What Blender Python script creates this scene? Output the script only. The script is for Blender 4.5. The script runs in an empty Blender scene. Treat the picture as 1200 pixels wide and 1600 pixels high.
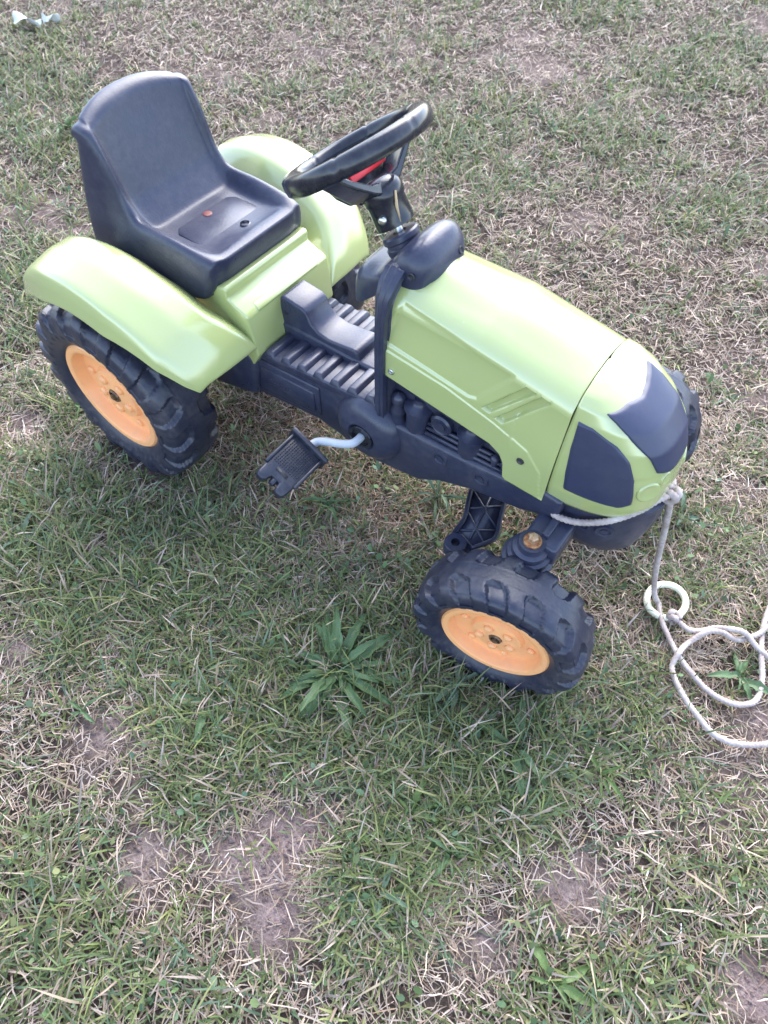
import bpy, math, random
import numpy as np
from mathutils import Vector, Matrix

random.seed(7)
rng = np.random.default_rng(11)
S = bpy.context.scene
C = S.collection

# ------------------------------------------------------------------ camera, sky, sun, exposure
cam_d = bpy.data.cameras.new("camera")
cam = bpy.data.objects.new("camera", cam_d)
C.objects.link(cam)
cam_d.sensor_fit = 'VERTICAL'
cam_d.sensor_height = 36.0
cam_d.lens = 36.0 * 1090.9 / 1600.0
cam_d.clip_start = 0.02
cam_d.clip_end = 400
cam_d.dof.use_dof = True
cam_d.dof.focus_distance = 1.0
cam_d.dof.aperture_fstop = 7.0
_yaw, _pitch, _roll = 2.2015, 0.9744, 0.0091
_f = Vector((math.cos(_yaw) * math.cos(_pitch), math.sin(_yaw) * math.cos(_pitch), -math.sin(_pitch)))
_r = _f.cross(Vector((0, 0, 1))).normalized()
_u = _r.cross(_f)
_r2 = math.cos(_roll) * _r + math.sin(_roll) * _u
_u2 = -math.sin(_roll) * _r + math.cos(_roll) * _u
_m = Matrix((_r2, _u2, -_f)).transposed().to_4x4()
_m.translation = Vector((0.825, -0.6088, 1.0005))
cam.matrix_world = _m
S.camera = cam

SUN_AZ, SUN_EL = math.radians(112), math.radians(46)      # azimuth measured from +X towards +Y
world = bpy.data.worlds.new("World")
S.world = world
world.use_nodes = True
wn = world.node_tree.nodes
wl = world.node_tree.links
sky = wn.new("ShaderNodeTexSky")
sky.sky_type = 'NISHITA'
sky.sun_disc = False
sky.sun_elevation = SUN_EL
sky.sun_rotation = math.pi / 2 - SUN_AZ
sky.air_density = 1.0
sky.dust_density = 1.5
sky.ozone_density = 3.0
hsv = wn.new("ShaderNodeHueSaturation")                     # thin overcast takes most of the blue out
hsv.inputs["Saturation"].default_value = 0.78
wl.new(sky.outputs[0], hsv.inputs["Color"])
wl.new(hsv.outputs[0], wn["Background"].inputs["Color"])
wn["Background"].inputs["Strength"].default_value = 0.15
sun_d = bpy.data.lights.new("sun", 'SUN')
sun_d.energy = 0.82
sun_d.angle = math.radians(56)
sun_d.color = (1.0, 0.985, 0.975)
sun = bpy.data.objects.new("sun", sun_d)
C.objects.link(sun)
_sd = Vector((math.cos(SUN_AZ) * math.cos(SUN_EL), math.sin(SUN_AZ) * math.cos(SUN_EL), math.sin(SUN_EL)))
sun.rotation_euler = _sd.to_track_quat('Z', 'Y').to_euler()
S.view_settings.view_transform = 'Standard'
S.view_settings.look = 'None'
S.view_settings.exposure = 2.40
S.view_settings.gamma = 1.0
S.view_settings.use_curve_mapping = False

# ------------------------------------------------------------------ helpers
def tag(o, label=None, cat=None, group=None, kind=None):
    if label: o["label"] = label
    if cat: o["category"] = cat
    if group: o["group"] = group
    if kind: o["kind"] = kind
    return o

def empty(name, loc=(0, 0, 0), parent=None):
    o = bpy.data.objects.new(name, None)
    o.empty_display_size = 0.05
    C.objects.link(o)
    o.location = loc
    if parent: o.parent = parent
    return o

def mesh_obj(name, V, F, mat, parent=None, smooth=True, sub=0, bevel=0.0, seg=2, solid=0.0, angle=None):
    me = bpy.data.meshes.new(name)
    me.from_pydata([tuple(map(float, v)) for v in V], [], F)
    me.validate()
    me.update()
    me.materials.append(mat)
    me.polygons.foreach_set("use_smooth", [smooth] * len(me.polygons))
    o = bpy.data.objects.new(name, me)
    C.objects.link(o)
    if parent: o.parent = parent
    if angle is not None:
        me.set_sharp_from_angle(angle=math.radians(angle))
    if solid:
        m = o.modifiers.new("solid", 'SOLIDIFY'); m.thickness = solid; m.offset = -1
    if bevel:
        m = o.modifiers.new("bevel", 'BEVEL'); m.width = bevel; m.segments = seg
        m.limit_method = 'ANGLE'; m.angle_limit = math.radians(35)
    if sub:
        m = o.modifiers.new("sub", 'SUBSURF'); m.levels = sub; m.render_levels = sub
    return o

def grid(rows, close_u=False, close_v=False, cap=False):
    nu, nv = len(rows), len(rows[0])
    V = [p for r in rows for p in r]
    F = []
    for i in range(nu if close_u else nu - 1):
        for j in range(nv if close_v else nv - 1):
            a = i * nv + j; b = i * nv + (j + 1) % nv
            c = ((i + 1) % nu) * nv + (j + 1) % nv; d = ((i + 1) % nu) * nv + j
            F.append((a, b, c, d))
    if cap and close_v:
        F.append(tuple(range(nv))[::-1]); F.append(tuple((nu - 1) * nv + j for j in range(nv)))
    return V, F

def join(*parts):
    V, F = [], []
    for v, f in parts:
        n = len(V)
        V += list(v); F += [tuple(i + n for i in q) for q in f]
    return V, F

def xf(geo, M):
    return [tuple(M @ Vector(v)) for v in geo[0]], geo[1]

def box(x0, x1, y0, y1, z0, z1):
    V = [(x, y, z) for x in (x0, x1) for y in (y0, y1) for z in (z0, z1)]
    F = [(0, 1, 3, 2), (4, 6, 7, 5), (0, 4, 5, 1), (2, 3, 7, 6), (0, 2, 6, 4), (1, 5, 7, 3)]
    return V, F

def prism(poly, y0, y1):
    """poly in (X,Z), extruded along Y."""
    n = len(poly)
    V = [(x, y0, z) for x, z in poly] + [(x, y1, z) for x, z in poly]
    F = [tuple(range(n))[::-1], tuple(range(n, 2 * n))]
    F += [(i, (i + 1) % n, n + (i + 1) % n, n + i) for i in range(n)]
    return V, F

def prism_z(poly, z0, z1):
    n = len(poly)
    V = [(x, y, z0) for x, y in poly] + [(x, y, z1) for x, y in poly]
    F = [tuple(range(n))[::-1], tuple(range(n, 2 * n))]
    F += [(i, (i + 1) % n, n + (i + 1) % n, n + i) for i in range(n)]
    return V, F

def frame(o, axis, up=None):
    z = Vector(axis).normalized()
    x = (Vector(up) if up else (Vector((0, 0, 1)) if abs(z.z) < .9 else Vector((1, 0, 0)))).cross(z).normalized()
    y = z.cross(x)
    M = Matrix((x, y, z)).transposed().to_4x4()
    M.translation = Vector(o)
    return M

def lathe(prof, n=24, M=None):
    """prof: (radius, height) along local Z."""
    rows = []
    for r, h in prof:
        rows.append([(r * math.cos(2 * math.pi * k / n), r * math.sin(2 * math.pi * k / n), h) for k in range(n)])
    V, F = grid(rows, close_v=True)
    if prof[0][0] > 1e-6: F.append(tuple(range(n))[::-1])
    if prof[-1][0] > 1e-6: F.append(tuple((len(prof) - 1) * n + k for k in range(n)))
    g = (V, F)
    return xf(g, M) if M is not None else g

def spline(pts, per=8):
    P = [np.array(p, float) for p in pts]
    P = [2 * P[0] - P[1]] + P + [2 * P[-1] - P[-2]]
    out = []
    for i in range(1, len(P) - 2):
        for k in range(per):
            t = k / per
            a, b, c, d = P[i - 1:i + 3]
            out.append(.5 * ((2 * b) + (c - a) * t + (2 * a - 5 * b + 4 * c - d) * t ** 2 + (-a + 3 * b - 3 * c + d) * t ** 3))
    out.append(P[-2])
    return out

def resample(pts, step):
    P = np.array(pts); d = np.r_[0, np.cumsum(np.linalg.norm(np.diff(P, axis=0), axis=1))]
    n = max(4, int(d[-1] / step)); t = np.linspace(0, d[-1], n)
    return np.stack([np.interp(t, d, P[:, k]) for k in range(3)], 1)

def tube(pts, r, n=10, twist=0.0, lobes=0, amp=0.0, closed=False):
    P = np.array(pts, float); N = len(P)
    rows = []
    T = np.gradient(P, axis=0) if not closed else (np.roll(P, -1, 0) - np.roll(P, 1, 0))
    T /= np.linalg.norm(T, axis=1)[:, None] + 1e-12
    up = np.array([0.13, 0.21, 0.97])
    s = 0.0
    u = np.cross(T[0], up); u /= np.linalg.norm(u)
    for i in range(N):
        u = u - T[i] * (u @ T[i]); u /= np.linalg.norm(u) + 1e-12
        v = np.cross(T[i], u)
        if i: s += np.linalg.norm(P[i] - P[i - 1])
        rr = r[i] if hasattr(r, '__len__') else r
        row = []
        for k in range(n):
            a = 2 * math.pi * k / n
            q = rr * (1 + amp * math.cos(lobes * (a - twist * s)) if lobes else 1)
            row.append(tuple(P[i] + q * (math.cos(a) * u + math.sin(a) * v)))
        rows.append(row)
    return grid(rows, close_u=closed, close_v=True, cap=not closed)

def lerp_tab(tab, x):
    xs = [t[0] for t in tab]
    return np.array([np.interp(x, xs, [t[k] for t in tab]) for k in range(1, len(tab[0]))])

def sstep(a, b, x):
    t = np.clip((x - a) / (b - a), 0, 1)
    return t * t * (3 - 2 * t)

# ------------------------------------------------------------------ materials
def material(name):
    m = bpy.data.materials.new(name)
    m.use_nodes = True
    return m, m.node_tree.nodes, m.node_tree.links, m.node_tree.nodes["Principled BSDF"]

def noise(nn, ll, scale, detail=4, rough=.55, coord="Object"):
    tc = nn.new("ShaderNodeTexCoord")
    t = nn.new("ShaderNodeTexNoise")
    t.inputs["Scale"].default_value = scale; t.inputs["Detail"].default_value = detail
    t.inputs["Roughness"].default_value = rough
    ll.new(tc.outputs[coord], t.inputs["Vector"])
    return t

def ramp(nn, ll, src, stops):
    r = nn.new("ShaderNodeValToRGB")
    e = r.color_ramp.elements
    e[0].position, e[0].color = stops[0][0], (*stops[0][1], 1)
    e[1].position, e[1].color = stops[-1][0], (*stops[-1][1], 1)
    for p, c in stops[1:-1]:
        q = e.new(p); q.color = (*c, 1)
    ll.new(src, r.inputs[0])
    return r

def plastic(name, col, rough, dirt=(.25, .2, .17), dirt_amt=.25, bump=.05, bscale=220, coat=0.0, rvar=.15, spec=.5):
    m, nn, ll, b = material(name)
    n1 = noise(nn, ll, 14, 6, .65)
    n2 = noise(nn, ll, 90, 5, .7)
    mx = nn.new("ShaderNodeMath"); mx.operation = 'MULTIPLY'
    ll.new(n1.outputs[0], mx.inputs[0]); ll.new(n2.outputs[0], mx.inputs[1])
    mr = nn.new("ShaderNodeMapRange")
    mr.inputs[1].default_value = .20; mr.inputs[2].default_value = .42; mr.inputs[3].default_value = 0; mr.inputs[4].default_value = dirt_amt
    ll.new(mx.outputs[0], mr.inputs[0])
    mix = nn.new("ShaderNodeMixRGB")
    mix.inputs[1].default_value = (*col, 1); mix.inputs[2].default_value = (*dirt, 1)
    ll.new(mr.outputs[0], mix.inputs[0]); ll.new(mix.outputs[0], b.inputs["Base Color"])
    r2 = nn.new("ShaderNodeMapRange")
    r2.inputs[1].default_value = .3; r2.inputs[2].default_value = .7
    r2.inputs[3].default_value = max(.05, rough - rvar / 2); r2.inputs[4].default_value = rough + rvar / 2
    ll.new(n1.outputs[0], r2.inputs[0]); ll.new(r2.outputs[0], b.inputs["Roughness"])
    b.inputs["Specular IOR Level"].default_value = spec
    b.inputs["Coat Weight"].default_value = coat; b.inputs["Coat IOR"].default_value = 1.65; b.inputs["Coat Roughness"].default_value = .17
    nb = noise(nn, ll, bscale, 3)
    bp = nn.new("ShaderNodeBump"); bp.inputs["Strength"].default_value = bump; bp.inputs["Distance"].default_value = .002
    ll.new(nb.outputs[0], bp.inputs["Height"]); ll.new(bp.outputs[0], b.inputs["Normal"])
    return m

M_GREEN = plastic("green_plastic", (.40, .445, .170), .20, (.42, .42, .25), .22, .03, 60, coat=1.0, spec=.75)
M_DARK = plastic("dark_plastic", (.026, .030, .057), .33, (.13, .12, .135), .26, .10, 260)
M_PANEL = plastic("dark_panel", (.032, .038, .076), .36, (.10, .10, .12), .15, .04, 300)
M_SEAT = plastic("seat_plastic", (.024, .0275, .052), .33, (.12, .115, .135), .22, .12, 300)
M_BLACK = plastic("black_plastic", (.010, .012, .021), .18, (.10, .09, .09), .30, .06, 120)
M_TYRE = plastic("tyre_plastic", (.018, .021, .040), .36, (.14, .12, .115), .34, .14, 200)
M_ORANGE = plastic("orange_plastic", (.92, .425, .170), .40, (.62, .35, .22), .40, .05, 120)
M_PEDAL = plastic("pedal_plastic", (.014, .017, .032), .36, (.12, .11, .11), .3, .08, 260)
M_RED = plastic("red_plastic", (.62, .02, .03), .35, (.4, .1, .1), .2)
M_RING = plastic("ring_plastic", (.82, .80, .60), .4, (.5, .5, .35), .3)
M_STAIN = plastic("rust_stain", (.16, .035, .03), .5, (.08, .03, .03), .6)
M_DRYBIT = plastic("dry_stalk", (.50, .36, .2), .7)
M_PAPER = plastic("paper", (.60, .62, .60), .7, (.45, .45, .42), .4)

def metal(name, col, rough, rust=None):
    m, nn, ll, b = material(name)
    b.inputs["Metallic"].default_value = 1.0 if rust is None else .6
    n = noise(nn, ll, 160, 5, .7)
    if rust:
        r = ramp(nn, ll, n.outputs[0], [(.38, col), (.5, rust[0]), (.62, rust[1])])
        ll.new(r.outputs[0], b.inputs["Base Color"])
    else:
        b.inputs["Base Color"].default_value = (*col, 1)
    b.inputs["Roughness"].default_value = rough
    return m
M_STEEL = plastic("grey_painted_steel", (.42, .45, .50), .32, (.3, .3, .3), .3, .03)
M_ZINC = metal("zinc_screw", (.62, .62, .62), .3)
M_RUST = metal("rusty_bolt", (.38, .25, .14), .45, ((.42, .2, .09), (.2, .075, .035)))
M_BOLT = metal("bolt_head", (.45, .33, .22), .4, ((.5, .33, .2), (.3, .17, .09)))
M_AXLE = metal("brown_steel", (.30, .22, .15), .45, ((.2, .12, .07), (.09, .05, .035)))
M_HOLE = plastic("hole_shade_plastic", (.012, .014, .022), .6)

def rope_mat():
    m, nn, ll, b = material("rope")
    n = noise(nn, ll, 45, 5, .7); n2 = noise(nn, ll, 700, 3)
    r = ramp(nn, ll, n.outputs[0], [(.3, (.29, .22, .20)), (.5, (.43, .36, .33)), (.7, (.58, .51, .47))])
    ll.new(r.outputs[0], b.inputs["Base Color"]); b.inputs["Roughness"].default_value = .85
    bp = nn.new("ShaderNodeBump"); bp.inputs["Strength"].default_value = .6; bp.inputs["Distance"].default_value = .001
    ll.new(n2.outputs[0], bp.inputs["Height"]); ll.new(bp.outputs[0], b.inputs["Normal"])
    return m
M_ROPE = rope_mat()

def leaf_mat(name, attr=True, col=(.08, .13, .04), rough=.5, trans=.3):
    m, nn, ll, b = material(name)
    out = nn["Material Output"]
    if attr:
        a = nn.new("ShaderNodeAttribute"); a.attribute_name = "tint"; src = a.outputs["Color"]
    else:
        n = noise(nn, ll, 60, 4)
        r = ramp(nn, ll, n.outputs[0], [(.3, tuple(c * .75 for c in col)), (.7, tuple(min(1, c * 1.3) for c in col))])
        src = r.outputs[0]
    ll.new(src, b.inputs["Base Color"])
    b.inputs["Roughness"].default_value = rough
    b.inputs["Specular IOR Level"].default_value = .35
    tr = nn.new("ShaderNodeBsdfTranslucent"); ll.new(src, tr.inputs["Color"])
    mx = nn.new("ShaderNodeMixShader"); mx.inputs[0].default_value = trans
    ll.new(b.outputs[0], mx.inputs[1]); ll.new(tr.outputs[0], mx.inputs[2]); ll.new(mx.outputs[0], out.inputs["Surface"])
    return m
M_GRASS = leaf_mat("grass_blade", True, rough=.5, trans=.28)
M_STRAW = leaf_mat("dry_blade", True, rough=.7, trans=.15)
M_LEAF = leaf_mat("weed_leaf", False, (.105, .170, .075), .45, .2)
M_LEAF2 = leaf_mat("weed_leaf_light", False, (.125, .19, .06), .45, .25)
M_LEAF3 = leaf_mat("weed_leaf_blue", False, (.135, .195, .125), .55, .2)

def soil_mat():
    m, nn, ll, b = material("soil")
    n0 = noise(nn, ll, 2.3, 5, .6); n1 = noise(nn, ll, 38, 8, .72); n2 = noise(nn, ll, 260, 6, .75)
    r1 = ramp(nn, ll, n1.outputs[0], [(.28, (.21, .158, .150)), (.5, (.36, .275, .262)), (.72, (.48, .375, .360))])
    r2 = ramp(nn, ll, n2.outputs[0], [(.25, (.45, .42, .42)), (.55, (.95, .95, .95)), (.8, (1.3, 1.28, 1.25))])
    att = nn.new("ShaderNodeAttribute"); att.attribute_name = "dry_soil"
    damp = ramp(nn, ll, n1.outputs[0], [(.28, (.050, .038, .032)), (.5, (.095, .072, .062)), (.72, (.16, .125, .11))])
    sm = nn.new("ShaderNodeMixRGB"); ll.new(att.outputs["Fac"], sm.inputs[0]); ll.new(damp.outputs[0], sm.inputs[1]); ll.new(r1.outputs[0], sm.inputs[2])
    r0 = ramp(nn, ll, n0.outputs[0], [(.3, (.85, .88, .8)), (.7, (1.1, 1.04, 1.02))])
    a = nn.new("ShaderNodeMixRGB"); a.blend_type = 'MULTIPLY'; a.inputs[0].default_value = 1
    c = nn.new("ShaderNodeMixRGB"); c.blend_type = 'MULTIPLY'; c.inputs[0].default_value = 1
    ll.new(sm.outputs[0], a.inputs[1]); ll.new(r2.outputs[0], a.inputs[2])
    ll.new(a.outputs[0], c.inputs[1]); ll.new(r0.outputs[0], c.inputs[2])
    # farther out than the blades go the sheet itself takes the lawn's mean colour
    geo = nn.new("ShaderNodeNewGeometry"); ln = nn.new("ShaderNodeVectorMath"); ln.operation = 'LENGTH'
    ll.new(geo.outputs["Position"], ln.inputs[0])
    mr = nn.new("ShaderNodeMapRange"); mr.inputs[1].default_value = 3.2; mr.inputs[2].default_value = 6.0
    ll.new(ln.outputs["Value"], mr.inputs[0])
    n3 = noise(nn, ll, 9, 8, .75)
    lawn = ramp(nn, ll, n3.outputs[0], [(.3, (.07, .10, .04)), (.5, (.16, .16, .09)), (.7, (.28, .24, .18))])
    d = nn.new("ShaderNodeMixRGB"); ll.new(mr.outputs[0], d.inputs[0])
    ll.new(c.outputs[0], d.inputs[1]); ll.new(lawn.outputs[0], d.inputs[2])
    ll.new(d.outputs[0], b.inputs["Base Color"]); b.inputs["Roughness"].default_value = .95
    b.inputs["Specular IOR Level"].default_value = .15
    bp = nn.new("ShaderNodeBump"); bp.inputs["Strength"].default_value = .9; bp.inputs["Distance"].default_value = .006
    ad = nn.new("ShaderNodeMath"); ad.operation = 'ADD'
    ll.new(n1.outputs[0], ad.inputs[0]); ll.new(n2.outputs[0], ad.inputs[1])
    ll.new(ad.outputs[0], bp.inputs["Height"]); ll.new(bp.outputs[0], b.inputs["Normal"])
    return m
M_SOIL = soil_mat()

# ------------------------------------------------------------------ ground sheet
def vnoise(x, y, seed=0):
    """smooth value noise in 0..1 (numpy)."""
    r = np.random.default_rng(seed); T = r.random((64, 64))
    xi = np.floor(x).astype(int); yi = np.floor(y).astype(int); fx = x - xi; fy = y - yi
    fx = fx * fx * (3 - 2 * fx); fy = fy * fy * (3 - 2 * fy)
    g = lambda a, b: T[a % 64, b % 64]
    return (g(xi, yi) * (1 - fx) + g(xi + 1, yi) * fx) * (1 - fy) + (g(xi, yi + 1) * (1 - fx) + g(xi + 1, yi + 1) * fx) * fy

def fbm(x, y, s, seed=0, o=3):
    v = 0; a = .5; tot = 0
    for k in range(o):
        v = v + a * vnoise(x * s * 2 ** k + 7.3 * k, y * s * 2 ** k + 3.1 * k, seed + k); tot += a; a *= .5
    return v / tot

def ground_z(x, y):
    d = np.hypot(x - .4, y)
    amp = np.clip(1 - d / 14, 0, 1)
    return amp * (.018 * (fbm(x, y, 2.2, 3) - .5) + .008 * (fbm(x, y, 17, 5, 2) - .5)) - .004

GREEN_SPOTS = [(-1.399, .538, .22), (-1.015, .417, .16), (-.248, 2.0, .18), (.174, 1.774, .16), (.085, 1.537, .12), (.149, 1.306, .12), (.022, .945, .13), (-.175, 1.274, .10), (.519, 1.116, .14), (-.15, 1.029, .13), (.274, 2.02, .15),
               (.408, -.757, .085), (.504, -.815, .12), (.786, -.521, .10), (.805, -.268, .14), (1.016, -.393, .07), (1.077, -.34, .08), (.994, -.483, .09), (-.056, -.468, .14), (-.597, .006, .12), (.439, -.472, .13), (.249, -.348, .16), (.742, -.431, .11), (.546, -.337, .14), (.12, -.45, .16), (.63, -.22, .12), (.93, -.12, .1)]
BARE_SPOTS = [(.636, -.569, .066), (.655, -.545, .045), (.506, -.693, .036), (.965, -.379, .050), (.667, -.487, .045), (.677, -.628, .045), (1.179, -.353, .036), (.126, -.593, .032), (-.231, -.294, .034), (1.08, -.03, .04), (.90, -.50, .03), (.33, -.60, .03), (.61, -.60, .05)]
STRAW_SPOTS = [(.611, -.651, .08), (.868, -.528, .09), (1.0, -.269, .12), (1.039, -.025, .14), (.246, -.651, .13), (.661, .787, .30), (.331, .823, .25), (-.261, 1.728, .30), (-1.159, 1.043, .3), (.143, .068, .10), (.663, .458, .2), (.106, -.002, .08), (.565, -.69, .06)]

def spots(x, y, L):
    v = np.zeros_like(x)
    for a, b, r in L:
        v = np.maximum(v, np.exp(-(((x - a) ** 2 + (y - b) ** 2) / (r * r)) ** 1.3))
    return v

def make_ground():
    n = 420
    t = np.linspace(-1, 1, n)
    w = np.sinh(t * 5.2) / math.sinh(5.2) * 60 + t * 1.6
    X, Y = np.meshgrid(w - .1, w + .5, indexing='ij')
    Z = ground_z(X, Y)
    V = np.stack([X, Y, Z], -1).reshape(-1, 3)
    i = np.arange(n - 1); I, J = np.meshgrid(i, i, indexing='ij')
    a = (I * n + J).ravel()
    F = np.stack([a, a + n, a + n + 1, a + 1], 1)
    o = mesh_obj("ground", V.tolist(), F.tolist(), M_SOIL)
    tag(o, kind="structure")
    dry = np.clip(spots(X.ravel(), Y.ravel(), BARE_SPOTS) * 1.1 + .35 * sstep(.60, .74, fbm(X.ravel(), Y.ravel(), 6.5, 61, 3)), 0, 1)
    at = o.data.attributes.new("dry_soil", 'FLOAT', 'POINT')
    at.data.foreach_set("value", dry.astype(np.float32))


make_ground()

# ------------------------------------------------------------------ the pedal tractor
TR = empty("pedal_tractor", (.35, 0, 0))
TR.location = (0, 0, 0)
tag(TR, "lime green toy pedal tractor with dark seat, orange rims and yellow-green hood on the lawn", "pedal tractor")

# ---- wheels
def tyre_mesh(name, R, w, rim, lugs, depth):
    hw = w / 2
    base = [(-.62 * hw, rim - .002), (-.80 * hw, rim + .004), (-.97 * hw, rim + .30 * (R - rim)), (-hw, rim + .52 * (R - rim)),
            (-.97 * hw, rim + .74 * (R - rim)), (-.88 * hw, R - .13 * (R - rim)), (-.72 * hw, R - .045 * (R - rim)), (-.4 * hw, R - .012 * (R - rim)), (0, R)]
    base = base + [(-y, r) for y, r in base[:-1]][::-1]
    pr = np.array(spline([(y, r, 0) for y, r in base], 7))[:, :2]
    n = lugs * 24
    rows = []
    for k in range(n):
        th = 2 * math.pi * k / n
        row = []
        for (y, r) in pr:
            side = 1 if y > 0 else -1
            ay = abs(y) / hw
            ph = (k / 24 + (0.5 if side > 0 else 0) + .34 * ay) % 1.0
            inner = .38 - .13 * math.sin(math.pi * min(max((ph - .02) / .58, 0), 1)) ** .6
            across = sstep(inner, inner + .06, ay)
            along = sstep(.01, .075, ph) * (1 - sstep(.54, .62, ph))
            low = sstep(rim + .42 * (R - rim), rim + .58 * (R - rim), r)
            d = depth * across * along * low
            # thin raised dashes on the sidewall
            q = (k / 24 * 2.0) % 1.0
            dash = .0010 * (1 if .15 < q < .55 else 0) * (1 if abs(r - (rim + .34 * (R - rim))) < .05 * (R - rim) else 0) * (1 if ay > .7 else 0)
            # worn grooves along the crown
            groove = .0011 * (math.exp(-((ay - .07) / .02) ** 2) + math.exp(-((ay - .16) / .02) ** 2))
            rr = r - d - groove
            yy = y * (1 + dash / hw) - side * d * .35 * (1 if ay > .8 else 0)
            row.append((rr * math.cos(th), yy, rr * math.sin(th)))
        rows.append(row)
    V, F = grid(rows, close_u=True)
    me = bpy.data.meshes.new(name)
    me.from_pydata([tuple(map(float, v)) for v in V], [], F); me.update()
    me.materials.append(M_TYRE)
    me.polygons.foreach_set("use_smooth", [True] * len(me.polygons))
    me.set_sharp_from_angle(angle=math.radians(50))
    return me

def rim_mesh(name, R, hw, s):
    """orange dish; s=+1/-1: outer face towards s*Y. R is the rim radius."""
    prof = [(.70 * R, -.3 * hw), (1.0 * R, .50 * hw), (1.015 * R, .74 * hw), (.985 * R, .80 * hw), (.925 * R, .80 * hw), (.885 * R, .79 * hw), (.868 * R, .75 * hw), (.852 * R, .45 * hw), (.83 * R, .36 * hw),
            (.62 * R, .34 * hw), (.50 * R, .36 * hw), (.455 * R, .53 * hw), (.40 * R, .555 * hw), (.24 * R, .56 * hw), (.20 * R, .60 * hw), (.13 * R, .60 * hw), (.115 * R, .50 * hw), (0.0, .50 * hw)]
    parts = [lathe(prof, 48)]
    dome = lambda r, h: [(r, -.002), (r, h * .5), (r * .8, h * .85), (r * .4, h), (0, h)]
    for k in range(6):
        a = 2 * math.pi * (k + .3) / 6
        parts.append(lathe(dome(.075 * R, .0055), 12, Matrix.Translation((.66 * R * math.cos(a), .66 * R * math.sin(a), .345 * hw))))
    for k in range(5):
        a = 2 * math.pi * (k + .1) / 5
        parts.append(lathe(dome(.085 * R, .006), 12, Matrix.Translation((.31 * R * math.cos(a), .31 * R * math.sin(a), .555 * hw))))
    g = join(*parts)
    M = Matrix.Rotation(-s * math.pi / 2, 4, 'X')
    V, F = xf(g, M)
    me = bpy.data.meshes.new(name)
    me.from_pydata(V, [], F); me.update()
    me.materials.append(M_ORANGE)
    me.polygons.foreach_set("use_smooth", [True] * len(me.polygons))
    me.set_sharp_from_angle(angle=math.radians(45))
    return me

def axle_cap_mesh(name, R, hw, s):
    prof = [(.115 * R, .50 * hw), (.125 * R, .60 * hw), (.11 * R, .66 * hw), (.085 * R, .66 * hw), (.075 * R, .55 * hw), (.05 * R, .55 * hw), (.05 * R, .72 * hw), (0, .73 * hw)]
    V, F = xf(lathe(prof, 18), Matrix.Rotation(-s * math.pi / 2, 4, 'X'))
    me = bpy.data.meshes.new(name); me.from_pydata(V, [], F); me.update(); me.materials.append(M_AXLE)
    me.polygons.foreach_set("use_smooth", [True] * len(me.polygons)); me.set_sharp_from_angle(angle=math.radians(40))
    return me

def wheels(kind, spots_, R, w, rim, lugs, depth):
    tm = tyre_mesh("tyre", R, w, rim, lugs, depth)
    for (x, y, steer) in spots_:
        s = 1 if y > 0 else -1
        wh = empty(kind, (x, y, R - .004), TR)
        wh.rotation_euler = (0, 0, steer)
        t = bpy.data.objects.new("tyre", tm); C.objects.link(t); t.parent = wh
        t.rotation_euler = (0, .12 + .1 * s, 0)
        r = bpy.data.objects.new("rim", rim_mesh("rim", rim, w / 2, s)); C.objects.link(r); r.parent = wh
        r.rotation_euler = (0, .5, 0)
        c = bpy.data.objects.new("axle_cap", axle_cap_mesh("axle_cap", rim, w / 2, s)); C.objects.link(c); c.parent = wh
wheels("rear_wheel", [(0, -.197, 0), (0, .197, 0)], .165, .100, .0985, 18, .0075)
wheels("front_wheel", [(.7132, -.178, .177), (.681, .259, .26)], .1232, .083, .0765, 15, .0075)
mesh_obj("rear_axle", *lathe([(.011, -.19), (.011, .19)], 14, frame((0, 0, .161), (0, 1, 0))), M_DARK, TR, angle=40)

# ---- fenders (one skin bent round each rear wheel)
def fender(s):
    us = np.linspace(0, 1, 33)
    #        u   ang   r     |Y|
    T_in0 = [(0, 108, .185, .108), (.5, 75, .190, .108), (.75, 50, .205, .100), (.9, 35, .222, .084), (1, 27, .228, .076)]
    T_in = [(0, 110, .2325, .150), (.3, 90, .240, .149), (.55, 66, .246, .146), (.75, 48, .2475, .132), (.9, 35, .245, .100), (1, 28, .238, .086)]
    T_mid = [(0, 113, .2300, .187), (.3, 94, .239, .189), (.55, 68, .244, .187), (.75, 48, .246, .172), (.9, 36, .242, .146), (1, 28, .236, .138)]
    T_out = [(0, 118.5, .2190, .223), (.2, 101, .2230, .231), (.5, 70, .2270, .231), (.75, 47, .231, .221), (.9, 35, .231, .200), (1, 28, .229, .184)]
    T_lt = [(0, 123, .2110, .231), (.2, 102, .2050, .2385), (.5, 68, .2110, .2375), (.75, 45, .222, .228), (.9, 34, .227, .209), (1, 27.5, .227, .192)]
    T_lb = [(0, 138.5, .1880, .231), (.2, 107, .1790, .246), (.5, 67, .1880, .244), (.75, 43, .2120, .231), (.9, 32.5, .2210, .214), (1, 27, .224, .199)]
    tabs = [T_in0, T_in, T_mid, T_out, T_lt, T_lb]
    rows = []
    for u in us:
        ps = []
        for t in tabs:
            a, r, y = lerp_tab(t, u)
            ps.append((r * math.cos(math.radians(a)), s * y, .165 + r * math.sin(math.radians(a))))
        row = []
        cc = [2, 4, 4, 2, 5]
        for k in range(5):
            for j in range(cc[k]):
                q = j / cc[k]
                row.append(tuple(np.array(ps[k]) * (1 - q) + np.array(ps[k + 1]) * q))
        row.append(ps[-1])
        rows.append(row)
    V, F = grid(rows)
    if s > 0: F = [f[::-1] for f in F]
    o = mesh_obj("fender", V, F, M_GREEN, TR, solid=.004, sub=1)
    return o
for s in (-1, 1): fender(s)

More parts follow.
